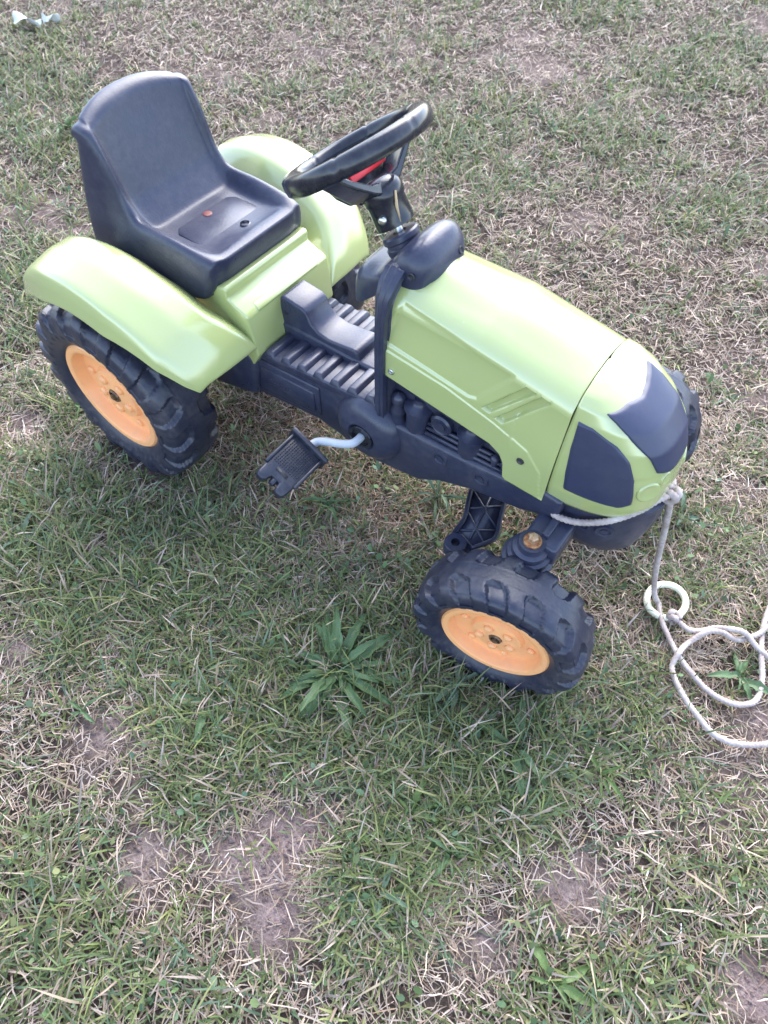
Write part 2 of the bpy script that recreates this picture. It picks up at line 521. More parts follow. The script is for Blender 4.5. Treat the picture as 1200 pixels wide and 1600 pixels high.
# ---- seat base (green centre of the rear body)
prof = [(-.085, .24), (-.085, .335), (.10, .340), (.150, .361), (.163, .364), (.167, .358), (.166, .346), (.177, .340), (.196, .3335), (.2015, .329), (.206, .30), (.2105, .262), (.195, .235), (.12, .235)]
o = mesh_obj("seat_base", *prism(prof, -.090, .090), M_GREEN, TR, bevel=.0045, seg=3)
raised = [(.190, .3362), (.199, .3335), (.2025, .331), (.2025, .327), (.185, .330)]
mesh_obj("ledge_band", *prism(raised, -.066, .066), M_GREEN, TR, bevel=.0015)

# ---- seat
def seat():
    # inner(X,Z) half, ridge(X,Z) half, base(X,Z) half
    st = [
        ((.140, .350), .060, (.138, .350), .074, (.134, .348), .080),
        ((.152, .354), .067, (.149, .354), .085, (.140, .345), .092),
        ((.1565, .372), .070, (.1545, .373), .091, (.138, .342), .098),
        ((.1580, .393), .071, (.1540, .3945), .093, (.134, .339), .103),
        ((.1570, .3970), .072, (.1530, .3990), .094, (.132, .338), .104),
        ((.1535, .3985), .072, (.1500, .4005), .0945, (.128, .336), .106),
        ((.138, .3985), .071, (.134, .4045), .097, (.114, .333), .108),
        ((.126, .390), .071, (.116, .4065), .098, (.096, .330), .109),
        ((.070, .3855), .072, (.066, .411), .099, (.040, .326), .110),
        ((.026, .3865), .075, (.030, .4085), .0995, (-.020, .324), .110),
        ((.0175, .3878), .076, (.014, .4095), .0995, (-.040, .323), .110),
        ((.0120, .3915), .0765, (.003, .4130), .0995, (-.060, .322), .1095),
        ((-.0100, .4155), .078, (-.007, .4260), .0990, (-.090, .322), .109),
        ((-.0150, .4235), .0785, (-.013, .4400), .0988, (-.102, .328), .108),
        ((-.0200, .4360), .0795, (-.0165, .4520), .0985, (-.101, .350), .1075),
        ((-.036, .480), .080, (-.026, .488), .0980, (-.094, .400), .1055),
        ((-.046, .508), .081, (-.037, .509), .0970, (-.078, .470), .0995),
        ((-.0478, .5160), .0815, (-.043, .5170), .0970, (-.0690, .496), .0970),
        ((-.054, .5235), .0810, (-.050, .5205), .0970, (-.0715, .500), .0965),
        ((-.068, .5285), .0800, (-.064, .5225), .0965, (-.0770, .502), .0962),
        ((-.080, .5240), .0790, (-.077, .5170), .0955, (-.0830, .500), .0955),
    ]
    rows = []
    for (ci, wi, ri, wr, bi, wb) in st:
        ci, ri, bi = map(np.array, (ci, ri, bi))
        half = [(*bi, wb), (*(bi * .5 + ri * .5), wb * .5 + wr * .5 + .003), (*ri, wr), (*(ri * .92 + ci * .08), wr - .013), (*(ri * .35 + ci * .65), wi + .003), (*ci, wi - .003)]
        k = 0.0
        if ci[1] > .40 and ci[0] < 0:                       # the backrest arches towards the middle
            k = sstep(.42, .53, ci[1])
        mids = []
        for y in (.66, .33, 0):
            mids.append((ci[0] - .012 * k * (1 - y * y), ci[1] + .011 * k * (1 - abs(y) ** 2.6), wi * y))
        row = [(x, -y, z) for x, z, y in half] + [(x, -y, z) for x, z, y in mids] + [(x, y, z) for x, z, y in mids[:-1][::-1]] + [(x, y, z) for x, z, y in half[::-1]]
        back = []
        for y in (.94, .55, 0, -.55, -.94):
            back.append((bi[0] - .004 * k * (1 - y * y), wb * y, bi[1] + .011 * k * (1 - y * y) - .002))
        rows.append(row + back)
    V, F = grid(rows, close_v=True, cap=True)
    return mesh_obj("seat", V, F, M_SEAT, TR, sub=2)
SEAT = seat()
# shallow raised pad in the middle of the pan, with its two fixings
pad = [(.050, -.060), (.120, -.062), (.131, -.052), (.131, .052), (.120, .062), (.050, .060), (.040, .050), (.040, -.050)]
mesh_obj("seat_pad", *prism_z(pad, .376, .3880), M_SEAT, TR, bevel=.002)
mesh_obj("rust_stain", *lathe([(.0075, .386), (.0072, .3884), (.006, .3888), (0, .3889)], 18, Matrix.Translation((.049, .001, 0))), M_STAIN, TR)
g = lathe([(.0085, .386), (.008, .3910), (.0062, .3918), (.005, .3890), (0, .3890)], 18, Matrix.Translation((.114, .014, .0005)))
mesh_obj("seat_plug", *g, M_BLACK, TR, angle=40)

# ---- chassis: a prism following the side outline, with the features moulded on it
CH = .078
side = [(.02, .150), (.163, .156), (.309, .176), (.352, .168), (.385, .160), (.425, .156), (.48, .166), (.500, .169), (.535, .194), (.583, .214), (.658, .231), (.690, .244), (.712, .255),
        (.712, .290), (.640, .300), (.6325, .276), (.560, .270), (.500, .2665), (.445, .2605), (.432, .292), (.415, .280), (.31, .270), (.212, .2575), (.19, .262), (.02, .262)]
o = mesh_obj("chassis", *prism(side, -CH, CH), M_DARK, TR, bevel=.007, seg=3)
CHASSIS = o
# rear skirt bulge under the fenders
mesh_obj("rear_housing", *prism([(-.06, .13), (.10, .14), (.19, .165), (.20, .245), (.185, .262), (.05, .25), (-.06, .23)], -.092, .092), M_DARK, TR, bevel=.010, seg=3)
# footboards with moulded ribs
for s in (-1, 1):
    xs = np.linspace(.208, .434, 2)
    fb = empty("footboard", (0, 0, 0), TR)
    y0, y1 = sorted((s * .024, s * .080))
    poly = [(.20, .245), (.20, .2595), (.22, .2610), (.434, .2865), (.434, .27)]
    mesh_obj("board", *prism(poly, y0, y1), M_DARK, fb, bevel=.003)
    rib_me = None
    nr = 7
    for k in range(nr):
        x = .2215 + k * .0316
        z = .2610 + (x - .22) * (.0255 / .214)
        if rib_me is None:
            a, b_, h = .0105, .0062, .0075
            V = [(-a, -.0285, -.002), (a, -.0285, -.002), (a, .0285, -.002), (-a, .0285, -.002),
                 (-b_, -.0245, h), (b_, -.0245, h), (b_, .0245, h), (-b_, .0245, h)]
            F = [(3, 2, 1, 0), (4, 5, 6, 7), (0, 1, 5, 4), (1, 2, 6, 5), (2, 3, 7, 6), (3, 0, 4, 7)]
            r = mesh_obj("rib", V, F, M_DARK, fb, bevel=.0022, seg=2)
            rib_me = r
        else:
            r = rib_me.copy(); C.objects.link(r); r.parent = fb
        r.location = (x, s * .052, z)
        r.rotation_euler = (0, -math.atan(.0255 / .214), 0)
# centre tunnel between the footboards
tun = [(.198, .24), (.204, .326), (.210, .332), (.246, .3275), (.254, .323), (.262, .305), (.275, .296), (.295, .293), (.325, .297), (.343, .300), (.350, .296), (.356, .272), (.372, .262), (.44, .262), (.44, .24)]
mesh_obj("tunnel", *prism(tun, -.0255, .0255), M_DARK, TR, bevel=.004, seg=3)
mesh_obj("tunnel_base", *prism([(.19, .25), (.205, .285), (.36, .285), (.435, .290), (.435, .25)], -.0285, .0285), M_DARK, TR, bevel=.005, seg=3)
screw_g = join(lathe([(.0052, 0), (.005, .0012), (.004, .002), (.003, .002), (.0028, .0008), (0, .0008)], 14))
def screw(name, loc, axis, mat, sc=1.0, parent=TR):
    return mesh_obj(name, *xf(screw_g, frame(loc, axis) @ Matrix.Scale(sc, 4)), mat, parent, angle=40)
screw("screw", (.215, -.0255, .305), (0, -1, 0), M_HOLE, .8)
screw("screw", (.418, -.0285, .277), (0, -1, 0), M_HOLE, .9)
# embossed lid on the chassis side
for s in (-1, 1):
    y = s * CH
    lid = empty("battery_lid", (0, 0, 0), TR)
    corners = [(.185, .171), (.195, .243), (.318, .2525), (.3185, .1925)]
    def shrink(c, k):
        cx = sum(p[0] for p in c) / 4; cz = sum(p[1] for p in c) / 4
        return [(cx + (x - cx) * k[0], cz + (z - cz) * k[1]) for x, z in c]
    mesh_obj("lid_frame", *prism(corners, *sorted((y - s * .002, y + s * .0035))), M_DARK, lid, bevel=.0025)
    mesh_obj("lid_plate", *prism(shrink(corners, (.86, .66)), *sorted((y, y + s * .0062))), M_DARK, lid, bevel=.002)
    inn = shrink(corners, (.80, .56))
    dots = []
    for r_ in range(3):
        for k in range(16):
            if rng.random() < .25: continue
            u = .12 + .5 * k / 16; v = .62 - .14 * r_
            x = (inn[1][0] * (1 - u) + inn[2][0] * u) * v + (inn[0][0] * (1 - u) + inn[3][0] * u) * (1 - v)
            z = (inn[1][1] * (1 - u) + inn[2][1] * u) * v + (inn[0][1] * (1 - u) + inn[3][1] * u) * (1 - v)
            dots.append(box(x - .0011, x + .0011, *sorted((y + s * .006, y + s * .0071)), z - .0009, z + .0009))
    mesh_obj("raised_marks", *join(*dots), M_DARK, lid)
# hub bulges for the crank
for s in (-1, 1):
    M = frame((.410, s * (CH - .004), .226), (0, s, 0))
    mesh_obj("crank_hub", *lathe([(.058, -.01), (.056, .006), (.050, .015), (.040, .0215), (.026, .025), (.0235, .0255), (.021, .0225), (.017, .019), (0, .019)], 40, M), M_DARK, TR, angle=60)
    mesh_obj("hub_socket", *lathe([(.0205, .0235), (.0195, .0265), (.015, .0265), (.0135, .021), (0, .021)], 28, M), M_BLACK, TR, angle=40)
# screw bosses along the chassis
for x, z in ((.532, .2475), (.597, .2525)):
    for s in (-1, 1):
        M = frame((x, s * (CH - .0005), z), (0, s, 0))
        mesh_obj("screw_boss", *lathe([(.0125, 0), (.0118, .0026), (.0085, .0026), (.0075, .0004), (.0045, .0004), (.0045, .0022), (0, .0022)], 22, M), M_DARK, TR, angle=40)

# ---- engine relief behind the cut-out of the hood
EN = empty("engine", (0, 0, 0), TR)
mesh_obj("engine_block", *prism([(.430, .25), (.430, .37), (.60, .345), (.632, .33), (.632, .262)], -.058, .058), M_DARK, EN, bevel=.003)
for s in (-1, 1):
    yb = s * .058
    # big filter bowls
    for x, z, r, h in ((.4815, .262, .0185, .050), (.566, .268, .0180, .046)):
        prof = [(r * .92, 0), (r, .004), (r * .98, h * .72), (r * 1.16, h * .75), (r * 1.16, h * .83), (r * .6, h * .90), (r * .42, h), (r * .42, h * 1.12), (0, h * 1.14)]
        mesh_obj("filter_bowl", *lathe(prof, 24, Matrix.Translation((x, s * .0585, z))), M_DARK, EN, angle=50)
    # stacked spheres at the rear
    mesh_obj("oil_filler", *lathe([(.011, 0), (.0125, .006), (.0095, .015), (.011, .020), (.012, .026), (.008, .034), (.0095, .038), (.0105, .045), (.008, .053), (0, .056)], 20, Matrix.Translation((.4505, s * .064, .258))), M_DARK, EN)
    # pulley
    mesh_obj("pulley", *lathe([(.016, -.004), (.0165, .006), (.0135, .0085), (.0105, .0065), (.008, .0065), (.0075, .0095), (.004, .0095), (0, .0085)], 28, frame((.521, s * .060, .296), (0, s, 0))), M_DARK, EN, angle=50)
    # pipes
    for dz, y in ((.000, .069), (.0075, .066), (.0145, .0635)):
        mesh_obj("pipe", *tube([(.50, s * y, .2715 + dz), (.55, s * y, .2735 + dz), (.627, s * y, .2785 + dz)], .0031, 8), M_DARK, EN)
    for x in (.607, .622):
        mesh_obj("valve", *lathe([(.0045, 0), (.0045, .013), (.0062, .014), (.0062, .020), (.003, .023), (0, .023)], 14, Matrix.Translation((x, s * .067, .274))), M_DARK, EN, angle=50)
    mesh_obj("bracket", *prism([(.594, .300), (.594, .318), (.622, .312), (.628, .302), (.61, .296)], *sorted((yb, yb + s * .006))), M_DARK, EN, bevel=.0015)
    mesh_obj("rail", *tube([(.46, s * .060, .326), (.50, s * .060, .321), (.545, s * .0595, .314)], .004, 8), M_DARK, EN)
    for x, z in ((.498, .3215), (.5, .345), (.60, .307)):
        mesh_obj("nut", *lathe([(.0055, 0), (.0055, .004), (0, .0045)], 6, frame((x, s * .060, z), (0, s, 0))), M_DARK, EN, smooth=False)

# ---- hood: lofted skin with pressed side panel
def hood_half(X):
    """returns (z bottom, half-width bottom, z shoulder, half-width shoulder, z top)"""
    zb = np.interp(X, [.437, .600, .616, .623, .6265, .631, .685], [.3520, .3300, .3205, .3080, .2830, .2795, .2780])
    zs = np.interp(X, [.437, .56, .685], [.4700, .4660, .4450])
    ws = np.interp(X, [.437, .56, .685], [.0600, .0640, .0635])
    zt = np.interp(X, [.437, .50, .56, .62, .685], [.492, .4905, .487, .4790, .4625])
    q = np.clip((X - .437) / .248, 0, 1)
    zt = .4925 - .0300 * q ** 2.6
    return zb, .0785, zs, ws, zt

def poly_sdf(poly, x, z):
    P = np.array(poly); d = np.full(x.shape, 1e9); inside = np.zeros(x.shape, bool)
    for i in range(len(P)):
        a, b = P[i], P[(i + 1) % len(P)]
        e = b - a
        t = np.clip(((x - a[0]) * e[0] + (z - a[1]) * e[1]) / (e @ e), 0, 1)
        d = np.minimum(d, np.hypot(x - a[0] - t * e[0], z - a[1] - t * e[1]))
        c = ((a[1] > z) != (b[1] > z)) & (x < (b[0] - a[0]) * (z - a[1]) / (b[1] - a[1] + 1e-12) + a[0])
        inside ^= c
    return np.where(inside, -d, d)

PANEL = [(.430, .402), (.452, .464), (.520, .4560), (.612, .4420), (.572, .3880), (.560, .3850), (.50, .3935)]
SLASH1 = [(.580, .3800), (.592, .3780), (.642, .4350), (.627, .4375)]
SLASH2 = [(.599, .3740), (.611, .3715), (.660, .4300), (.646, .4330)]
CREASE = [(.430, .396), (.530, .3850), (.600, .3680), (.650, .3500), (.672, .3250), (.680, .280)]

def hood():
    Xs = np.unique(np.r_[np.linspace(.437, .685, 190), np.linspace(.612, .634, 24)])
    nt = 110
    rows = []
    for s_ in (None,):
        pass
    for X in Xs:
        zb, wb, zs, ws, zt = hood_half(X)
        # section control: bottom, upper side, shoulder, top
        t = np.linspace(0, 1, nt)
        z_side = zb + (zs - .020 - zb) * t
        y_side = wb + (ws + .0075 - wb) * sstep(.35, 1, t) * .9
        # rounded shoulder + crowned top via bezier
        p0 = np.array([y_side[-1], z_side[-1]]); p1 = np.array([ws + .003, zs]); p2 = np.array([ws - .022, zs + .010])
        b = np.linspace(0, 1, 14)[1:]
        bz = ((1 - b) ** 2)[:, None] * p0 + (2 * b * (1 - b))[:, None] * p1 + (b ** 2)[:, None] * p2
        q = np.linspace(0, 1, 8)[1:]
        top = np.stack([p2[0] * (1 - q), p2[1] + (zt - p2[1]) * np.sin(q * math.pi / 2)], 1)
        y = np.r_[y_side, bz[:, 0], top[:, 0]]; z = np.r_[z_side, bz[:, 1], top[:, 1]]
        xx = np.full(y.shape, X)
        dep = .0024 * (1 - sstep(-.004, .0015, poly_sdf(PANEL, xx, z)))
        dep = np.maximum(dep, .0062 * (1 - sstep(-.0022, .0004, poly_sdf(SLASH1, xx, z))))
        dep = np.maximum(dep, .0062 * (1 - sstep(-.0022, .0004, poly_sdf(SLASH2, xx, z))))
        # step below the crease line: the lower band stands a little proud
        zc = np.interp(X, [c[0] for c in CREASE], [c[1] for c in CREASE])
        low = (1 - sstep(zc - .0022, zc + .0004, z))
        yy = y - dep + .0015 * low
        half = [(X, -a, c) for a, c in zip(yy, z)]
        rows.append(half + [(X, a, c) for a, c in zip(yy[:-1][::-1], z[:-1][::-1])])
    V, F = grid(rows)
    F = [f[::-1] for f in F]
    return mesh_obj("hood", V, F, M_GREEN, TR, solid=.003, angle=50)
hood()
screw("hood_screw", (.4485, -.0805, .3635), (0, -1, 0), M_ZINC, .85)
for s in (-1, 1):
    mesh_obj("hood_hole", *lathe([(.0052, 0), (.0046, .0012), (.0040, .0012), (.0038, .0002), (0, .0002)], 16, frame((.645, s * .0808, .329), (0, s, 0))), M_HOLE, TR)

# ---- nose cap
NZ = [  # t, z, half-width, front X
    (0.00, .292, .0700, .8010), (.06, .300, .0740, .8060), (.16, .318, .0765, .8090), (.30, .345, .0770, .8075), (.45, .375, .0755, .8010), (.58, .402, .0730, .7890),
    (.70, .425, .0690, .7680), (.80, .4405, .0640, .7430), (.88, .4510, .0550, .7200), (.95, .4590, .0350, .7010), (1.0, .4628, .0030, .6875)]
X0 = .6862
def nose_pt(t, v):
    """t 0..1 bottom to top, v -1..1 near to far round the front"""
    z, w, xfm = lerp_tab(NZ, t)
    a = v * math.pi / 2
    e = 2 / 2.7
    cx = abs(math.cos(a)) ** e; sy = abs(math.sin(a)) ** e
    x = X0 + (xfm - X0) * cx
    y = (1 if v > 0 else -1) * w * sy
    z = z - .013 * (1 - t) ** 2 * (1 - (x - X0) / .118) * 1.0
    return np.array([x, y, z])
def nose_n(t, v):
    d = 2e-3
    a = nose_pt(min(t + d, .995), v) - nose_pt(max(t - d, 0), v); b = nose_pt(t, v + d) - nose_pt(t, v - d)
    n = np.cross(b, a)
    n /= np.linalg.norm(n) + 1e-12
    c = nose_pt(t, v) - np.array([.70, 0, .36])
    return n if n @ c > 0 else -n

def nose():
    ts = np.linspace(0, 1, 56) ** .9; vs = np.sin(np.linspace(-1, 1, 97) * math.pi / 2) * .5 + np.linspace(-1, 1, 97) * .5
    rows = []
    lights = [np.array([.793, -.047, .350]), np.array([.793, .045, .350]), np.array([.801, -.026, .362])]
    rad = [.0125, .0125, .007]
    for t in ts:
        row = []
        for v in vs:
            p = nose_pt(t, v); n = nose_n(t, v)
            # moulded line above the lamps
            zl = .372 - 1.5 * (p[1] + .01) ** 2
            if p[0] > .765: p = p - n * .0012 * math.exp(-((p[2] - zl) / .0016) ** 2)
            row.append(tuple(p))
        rows.append(row)
    V, F = grid(rows)
    return mesh_obj("nose", V, F, M_GREEN, TR, solid=.003, angle=60)
nose()
for (t_, v_, r_) in ((.325, -.355, 1.0), (.385, -.170, .62), (.325, .20, .9)):
    n_ = nose_n(t_, v_)
    mesh_obj("lamp", *lathe([(.0150, -.003), (.0145, .0003), (.0132, .0013), (.0114, .0014), (.0095, .0006), (.006, .0003), (0, .0002)], 28, frame(nose_pt(t_, v_), n_) @ Matrix.Scale(r_, 4)), M_GREEN, TR)
def panel(name, L, Rr, off=.0028, n=44, m=30, label=None):
    """dark insert lying on the nose: L and Rr are polylines in (t,v) from bottom to top"""
    def along(pl, s):
        pl = np.array(pl); d = np.r_[0, np.cumsum(np.linalg.norm(np.diff(pl, axis=0), axis=1))]; d /= d[-1]
        return np.array([np.interp(s, d, pl[:, 0]), np.interp(s, d, pl[:, 1])])
    rows = []
    for i in range(n + 1):
        s = i / n
        a, b = along(L, s), along(Rr, s)
        row = []
        for j in range(m + 1):
            q = j / m
            t, v = a * (1 - q) + b * q
            e = min(i, n - i, j, m - j)
            o = off if e > 0 else -.0012
            if e == 1: o = off * .92
            row.append(tuple(nose_pt(t, v) + nose_n(t, v) * o))
        rows.append(row)
    V, F = grid(rows)
    return mesh_obj(name, V, F, M_PANEL, TR, angle=70)

for s in (-1, 1):
    Lq = [(.196, -.955), (.322, -.968), (.513, -.978), (.709, -.975)]
    Rq = [(.190, -.60), (.205, -.540), (.235, -.478), (.417, -.514), (.548, -.564), (.633, -.664), (.700, -.88)]
    panel("side_grille", [(t, v * -s) for t, v in Lq], [(t, v * -s) for t, v in Rq])

# front grille: swallow-tail notch on top, near edge and far edge as outlines on the nose
FG = [(.465, -.305, .105), (.560, -.375, .165), (.600, -.430, .205), (.673, -.525, .265), (.765, -.625, .320), (.820, -.715, .360)]
def front_grille():
    n, m = 34, 44
    rows = []
    for i in range(n + 1):
        s = i / n
        t0 = FG[0][0] + (FG[-1][0] - FG[0][0]) * s
        a, b = lerp_tab(FG, t0)
        row = []
        for j in range(m + 1):
            q = j / m
            w_ = 1 - abs(2 * q - 1)
            t = t0 + (np.interp(q, [0, .38, .60, .76, 1], [.814, .845, .830, .858, .882]) - .82) * s * s - .030 * (1 - (2 * q - 1) ** 2) * (1 - s)
            v = a * (1 - q) + b * q
            e = min(i, n - i, j, m - j)
            o = .0026 if e > 1 else (.0022 if e == 1 else -.0014)
            row.append(tuple(nose_pt(t, v) + nose_n(t, v) * o))
        rows.append(row)
    V, F = grid(rows)
    return mesh_obj("front_grille", V, F, M_PANEL, TR, angle=70)
front_grille()

# ---- bumper weight under the nose
WT = [(.181, .040, .776), (.1825, .050, .786), (.188, .057, .795), (.203, .0615, .804), (.235, .0635, .810), (.262, .0650, .8125), (.282, .0660, .8125), (.288, .0660, .8115), (.2895, .0700, .8145), (.2975, .0700, .8140), (.300, .066, .810), (.3005, .02, .78)]
def weight():
    rows = []
    for z, w, xf_ in WT:
        row = [(.700, -w, z + .022 * (1 - sstep(.206, .285, z)))]
        for k in range(49):
            a = -math.pi / 2 + math.pi * k / 48
            e = 2 / 2.25
            cx = abs(math.cos(a)) ** e; sy = math.copysign(abs(math.sin(a)) ** e, a)
            x = .704 + (xf_ - .704) * cx
            rg = .0022 * max(0, math.cos(sy * w * 2 * math.pi / .021)) * sstep(.80, .98, cx) * (z < .286)
            row.append((x + rg, w * sy, z + .022 * (1 - cx) * (1 - sstep(.206, .285, z)) + .004 * cx * (z > .287)))
        row.append((.700, w, z + .022 * (1 - sstep(.206, .285, z))))
        rows.append(row)
    V, F = grid(rows)
    n = len(rows[0])
    F.append(tuple(range(n))[::-1]); F.append(tuple((len(rows) - 1) * n + j for j in range(n)))
    for i in range(len(rows) - 1): F.append((i * n, (i + 1) * n, (i + 1) * n + n - 1, i * n + n - 1))
    return mesh_obj("front_weight", V, F, M_DARK, TR, angle=35)
weight()
for x, z, r, yy in ((.768, .258, .0125, .0555), (.742, .258, .0095, .0622)):
    for s in (-1, 1):
        mesh_obj("screw_boss", *lathe([(r, -.002), (r * .95, .0026), (r * .68, .0026), (r * .6, .0004), (r * .36, .0004), (r * .36, .0022), (0, .0022)], 22, frame((x, s * yy, z - .004), (.45 if x > .75 else .2, s, 0))), M_DARK, TR, angle=40)
# ---- front axle
AX = empty("front_axle", (0, 0, 0), TR)
mesh_obj("axle_beam", *prism([(.686, .205), (.686, .250), (.735, .250), (.735, .205)], -.118, .185), M_DARK, AX, bevel=.006)
mesh_obj("axle_rib", *prism([(.706, .248), (.706, .258), (.716, .258), (.716, .248)], -.108, .175), M_DARK, AX, bevel=.002)
for s in (-1, 1):
    ky = .122 if s < 0 else .192
    M = Matrix.Translation((.702, s * ky, 0))
    mesh_obj("kingpin_boss", *lathe([(.016, .12), (.030, .17), (.034, .205), (.034, .216), (.029, .219), (.0285, .229), (.024, .231), (.0235, .240), (.018, .242), (.0175, .252), (0, .252)], 32, M), M_DARK, AX, angle=40)
    mesh_obj("bolt_washer", *lathe([(.0120, .2515), (.0120, .2540), (.0112, .2550), (0, .2550)], 24, M), M_RUST, AX, angle=40)
    mesh_obj("kingpin_bolt", *lathe([(.0072, .2545), (.0072, .2620), (.0060, .2640), (0, .2643)], 6, M), M_BOLT, AX, smooth=False, bevel=.0008)
    mesh_obj("stub_axle", *lathe([(.012, 0), (.012, .05)], 16, frame((.7092 if s < 0 else .695, s * ky, .120), (-.177 * s, s, 0))), M_DARK, AX, angle=40)
    mesh_obj("knuckle", *prism([(.690, .105), (.690, .175), (.722, .175), (.730, .14), (.722, .105)], *sorted((s * (ky - .014), s * (ky + .010)))), M_DARK, AX, bevel=.004)
# steering plate behind the axle, X-braced, reaching an eye at each wheel
SP = empty("steering_plate", (0, 0, 0), TR)
edge_r = [(.561, .0), (.566, -.030), (.575, -.055), (.586, -.082), (.588, -.108), (.590, -.124)]
edge_f = [(.622, -.120), (.634, -.100), (.640, -.082), (.628, -.050), (.618, -.020), (.614, .0)]
polyN = edge_r + edge_f
mir = [(x, -y) for x, y in polyN[::-1]]
full = edge_r[1:] + edge_f[:-1] + [(x, -y) for x, y in edge_f[:-1][::-1]] + [(x, -y) for x, y in edge_r[1:][::-1]]
mesh_obj("plate", *prism_z(full, .146, .151), M_DARK, SP)
for s in (-1, 1):
    er = [(x, y * -s if s > 0 else y, .153) for x, y in edge_r]; ef = [(x, y * -s if s > 0 else y, .153) for x, y in edge_f]
    mesh_obj("rim_flange", *tube(spline(er, 5), .0036, 8), M_DARK, SP)
    mesh_obj("rim_flange", *tube(spline(ef, 5), .0036, 8), M_DARK, SP)
    for (x0, y0), (x1, y1) in (((.566, -.03), (.632, -.068)), ((.620, -.03), (.578, -.066)), ((.578, -.066), (.636, -.104)), ((.636, -.072), (.588, -.106)), ((.592, .0), (.612, -.108)), ((.588, -.106), (.626, -.118))):
        mesh_obj("brace", *tube([(x0, s * -y0 if s > 0 else y0, .1515), (x1, s * -y1 if s > 0 else y1, .1515)], .0022, 6), M_DARK, SP)
    yy = s * .128
    mesh_obj("eye", *lathe([(.0165, .140), (.0165, .157), (.0150, .159), (.0065, .159), (.006, .150), (0, .150)], 26, Matrix.Translation((.600, yy, 0))), M_DARK, SP, angle=40)
    mesh_obj("eye_hole", *lathe([(.0058, .1505), (.0055, .1515), (0, .1515)], 16, Matrix.Translation((.600, yy, 0))), M_HOLE, SP)
    mesh_obj("track_arm", *prism_z([(.602, s * .112), (.700, s * .128), (.700, s * .150), (.602, s * .142)], .138, .148), M_DARK, SP, bevel=.002)

# ---- hood frame (dark strap round the rear edge of the hood), firewall and cowl
def strap():
    path = [(.0815, .262), (.0825, .30), (.0832, .36), (.0830, .40), (.0815, .438), (.0765, .466), (.0665, .483), (.052, .4935)]
    rows = []
    P = np.array(path); 
    full_p = [(-y, z) for y, z in path] + [(y, z) for y, z in path[::-1]]
    # ridged section across X: a few steps
    secx = [(.4235, -.006), (.4235, .0005), (.4275, .0015), (.4285, .0038), (.4330, .0038), (.4340, .0020), (.4385, .0020), (.4395, -.006)]
    for i, (y, z) in enumerate(full_p):
        a = np.array(full_p[max(i - 1, 0)]); b = np.array(full_p[min(i + 1, len(full_p) - 1)])
        t = (b - a) / (np.linalg.norm(b - a) + 1e-9)
        n = np.array([t[1], -t[0]])
        if n @ (np.array([y, z]) - np.array([0, .38])) < 0: n = -n
        k = sstep(.44, .50, z)
        row = []
        for x, h in secx:
            xx = .4315 + (x - .4315) * (1 + .75 * k)
            row.append((xx, y + n[0] * h, z + n[1] * h))
        rows.append(row)
    V, F = grid(rows, close_v=True, cap=True)
    return mesh_obj("hood_strap", V, F, M_DARK, TR, angle=30, bevel=.0008)
strap()
fw = []
for y, z in ((-.074, .25), (-.074, .44), (-.060, .474), (-.040, .485), (.040, .485), (.060, .474), (.074, .44), (.074, .25)):
    fw.append((y, z))
V = [(.418, y, z) for y, z in fw] + [(.440, y, z) for y, z in fw]
n = len(fw)
mesh_obj("firewall", V, [tuple(range(n)), tuple(range(n, 2 * n))[::-1]] + [(i, n + i, n + (i + 1) % n, (i + 1) % n) for i in range(n)], M_DARK, TR)

def cowl():
    # stations along X: z base, half-width, z top centre
    st = [(.358, .428, .030, .440), (.362, .425, .044, .4615), (.376, .430, .0485, .4660), (.394, .448, .0495, .4690), (.404, .458, .0500, .4740), (.414, .464, .0505, .4900), (.428, .470, .0515, .5130), (.446, .473, .0515, .5245), (.460, .4755, .0500, .5190), (.470, .4770, .0470, .5080), (.4770, .478, .0415, .4930), (.4795, .479, .034, .4790)]
    rows = []
    for x, zb, w, zt in st:
        row = []
        h = zt - zb
        for k in range(25):
            a = math.pi * k / 24
            e = .62
            cy = math.copysign(abs(math.cos(a)) ** e, math.cos(a)); sz = abs(math.sin(a)) ** e
            # front corners swept back
            row.append((x - .010 * (abs(cy) ** 3) * sstep(.44, .48, x), -w * cy, zb + h * sz))
        row = [(row[0][0], row[0][1], zb - .014)] + row + [(row[-1][0], row[-1][1], zb - .014)]
        rows.append(row)
    V, F = grid(rows)
    nn_ = len(rows[0])
    F.append(tuple(range(nn_))); F.append(tuple((len(rows) - 1) * nn_ + j for j in range(nn_))[::-1])
    return mesh_obj("cowl", V, F, M_DARK, TR, sub=1)
cowl()
for y, n_ in ((-.0503, (0, -1, .12)),):
    mesh_obj("cowl_hole", *lathe([(.0070, -.001), (.0062, .0012), (.0052, .0012), (.005, -.0003), (0, -.0003)], 18, frame((.4530, -.0515, .4915), n_) @ Matrix.Scale(.72, 4)), M_HOLE, TR)
mesh_obj("cowl_hole", *lathe([(.0062, -.001), (.0056, .0012), (.0046, .0012), (.0045, -.0003), (0, -.0003)], 18, frame((.4745, .020, .4965), (1, .15, .5)) @ Matrix.Scale(.8, 4)), M_HOLE, TR)

# ---- steering column and wheel
AXS = Vector((-.547, 0, .837)); FWD = Vector((.837, 0, .547))
BASE = Vector((.4010, 0, .4990)); CEN = Vector((.3420, -.006, .5825))
Mc = frame(BASE, AXS)
mesh_obj("column_boot", *lathe([(.0245, -.045), (.0225, -.020), (.0235, -.018), (.0235, -.012), (.0215, -.0105), (.0215, -.0065), (.0235, -.005), (.0235, .0008), (.0215, .003), (.009, .003), (.008, -.003), (0, -.003)], 28, Mc), M_DARK, TR, angle=40)
mesh_obj("column_shaft", *lathe([(.0052, -.01), (.0052, .03)], 14, Mc), M_ZINC, TR, angle=40)
SW = empty("steering_wheel", (0, 0, 0), TR)
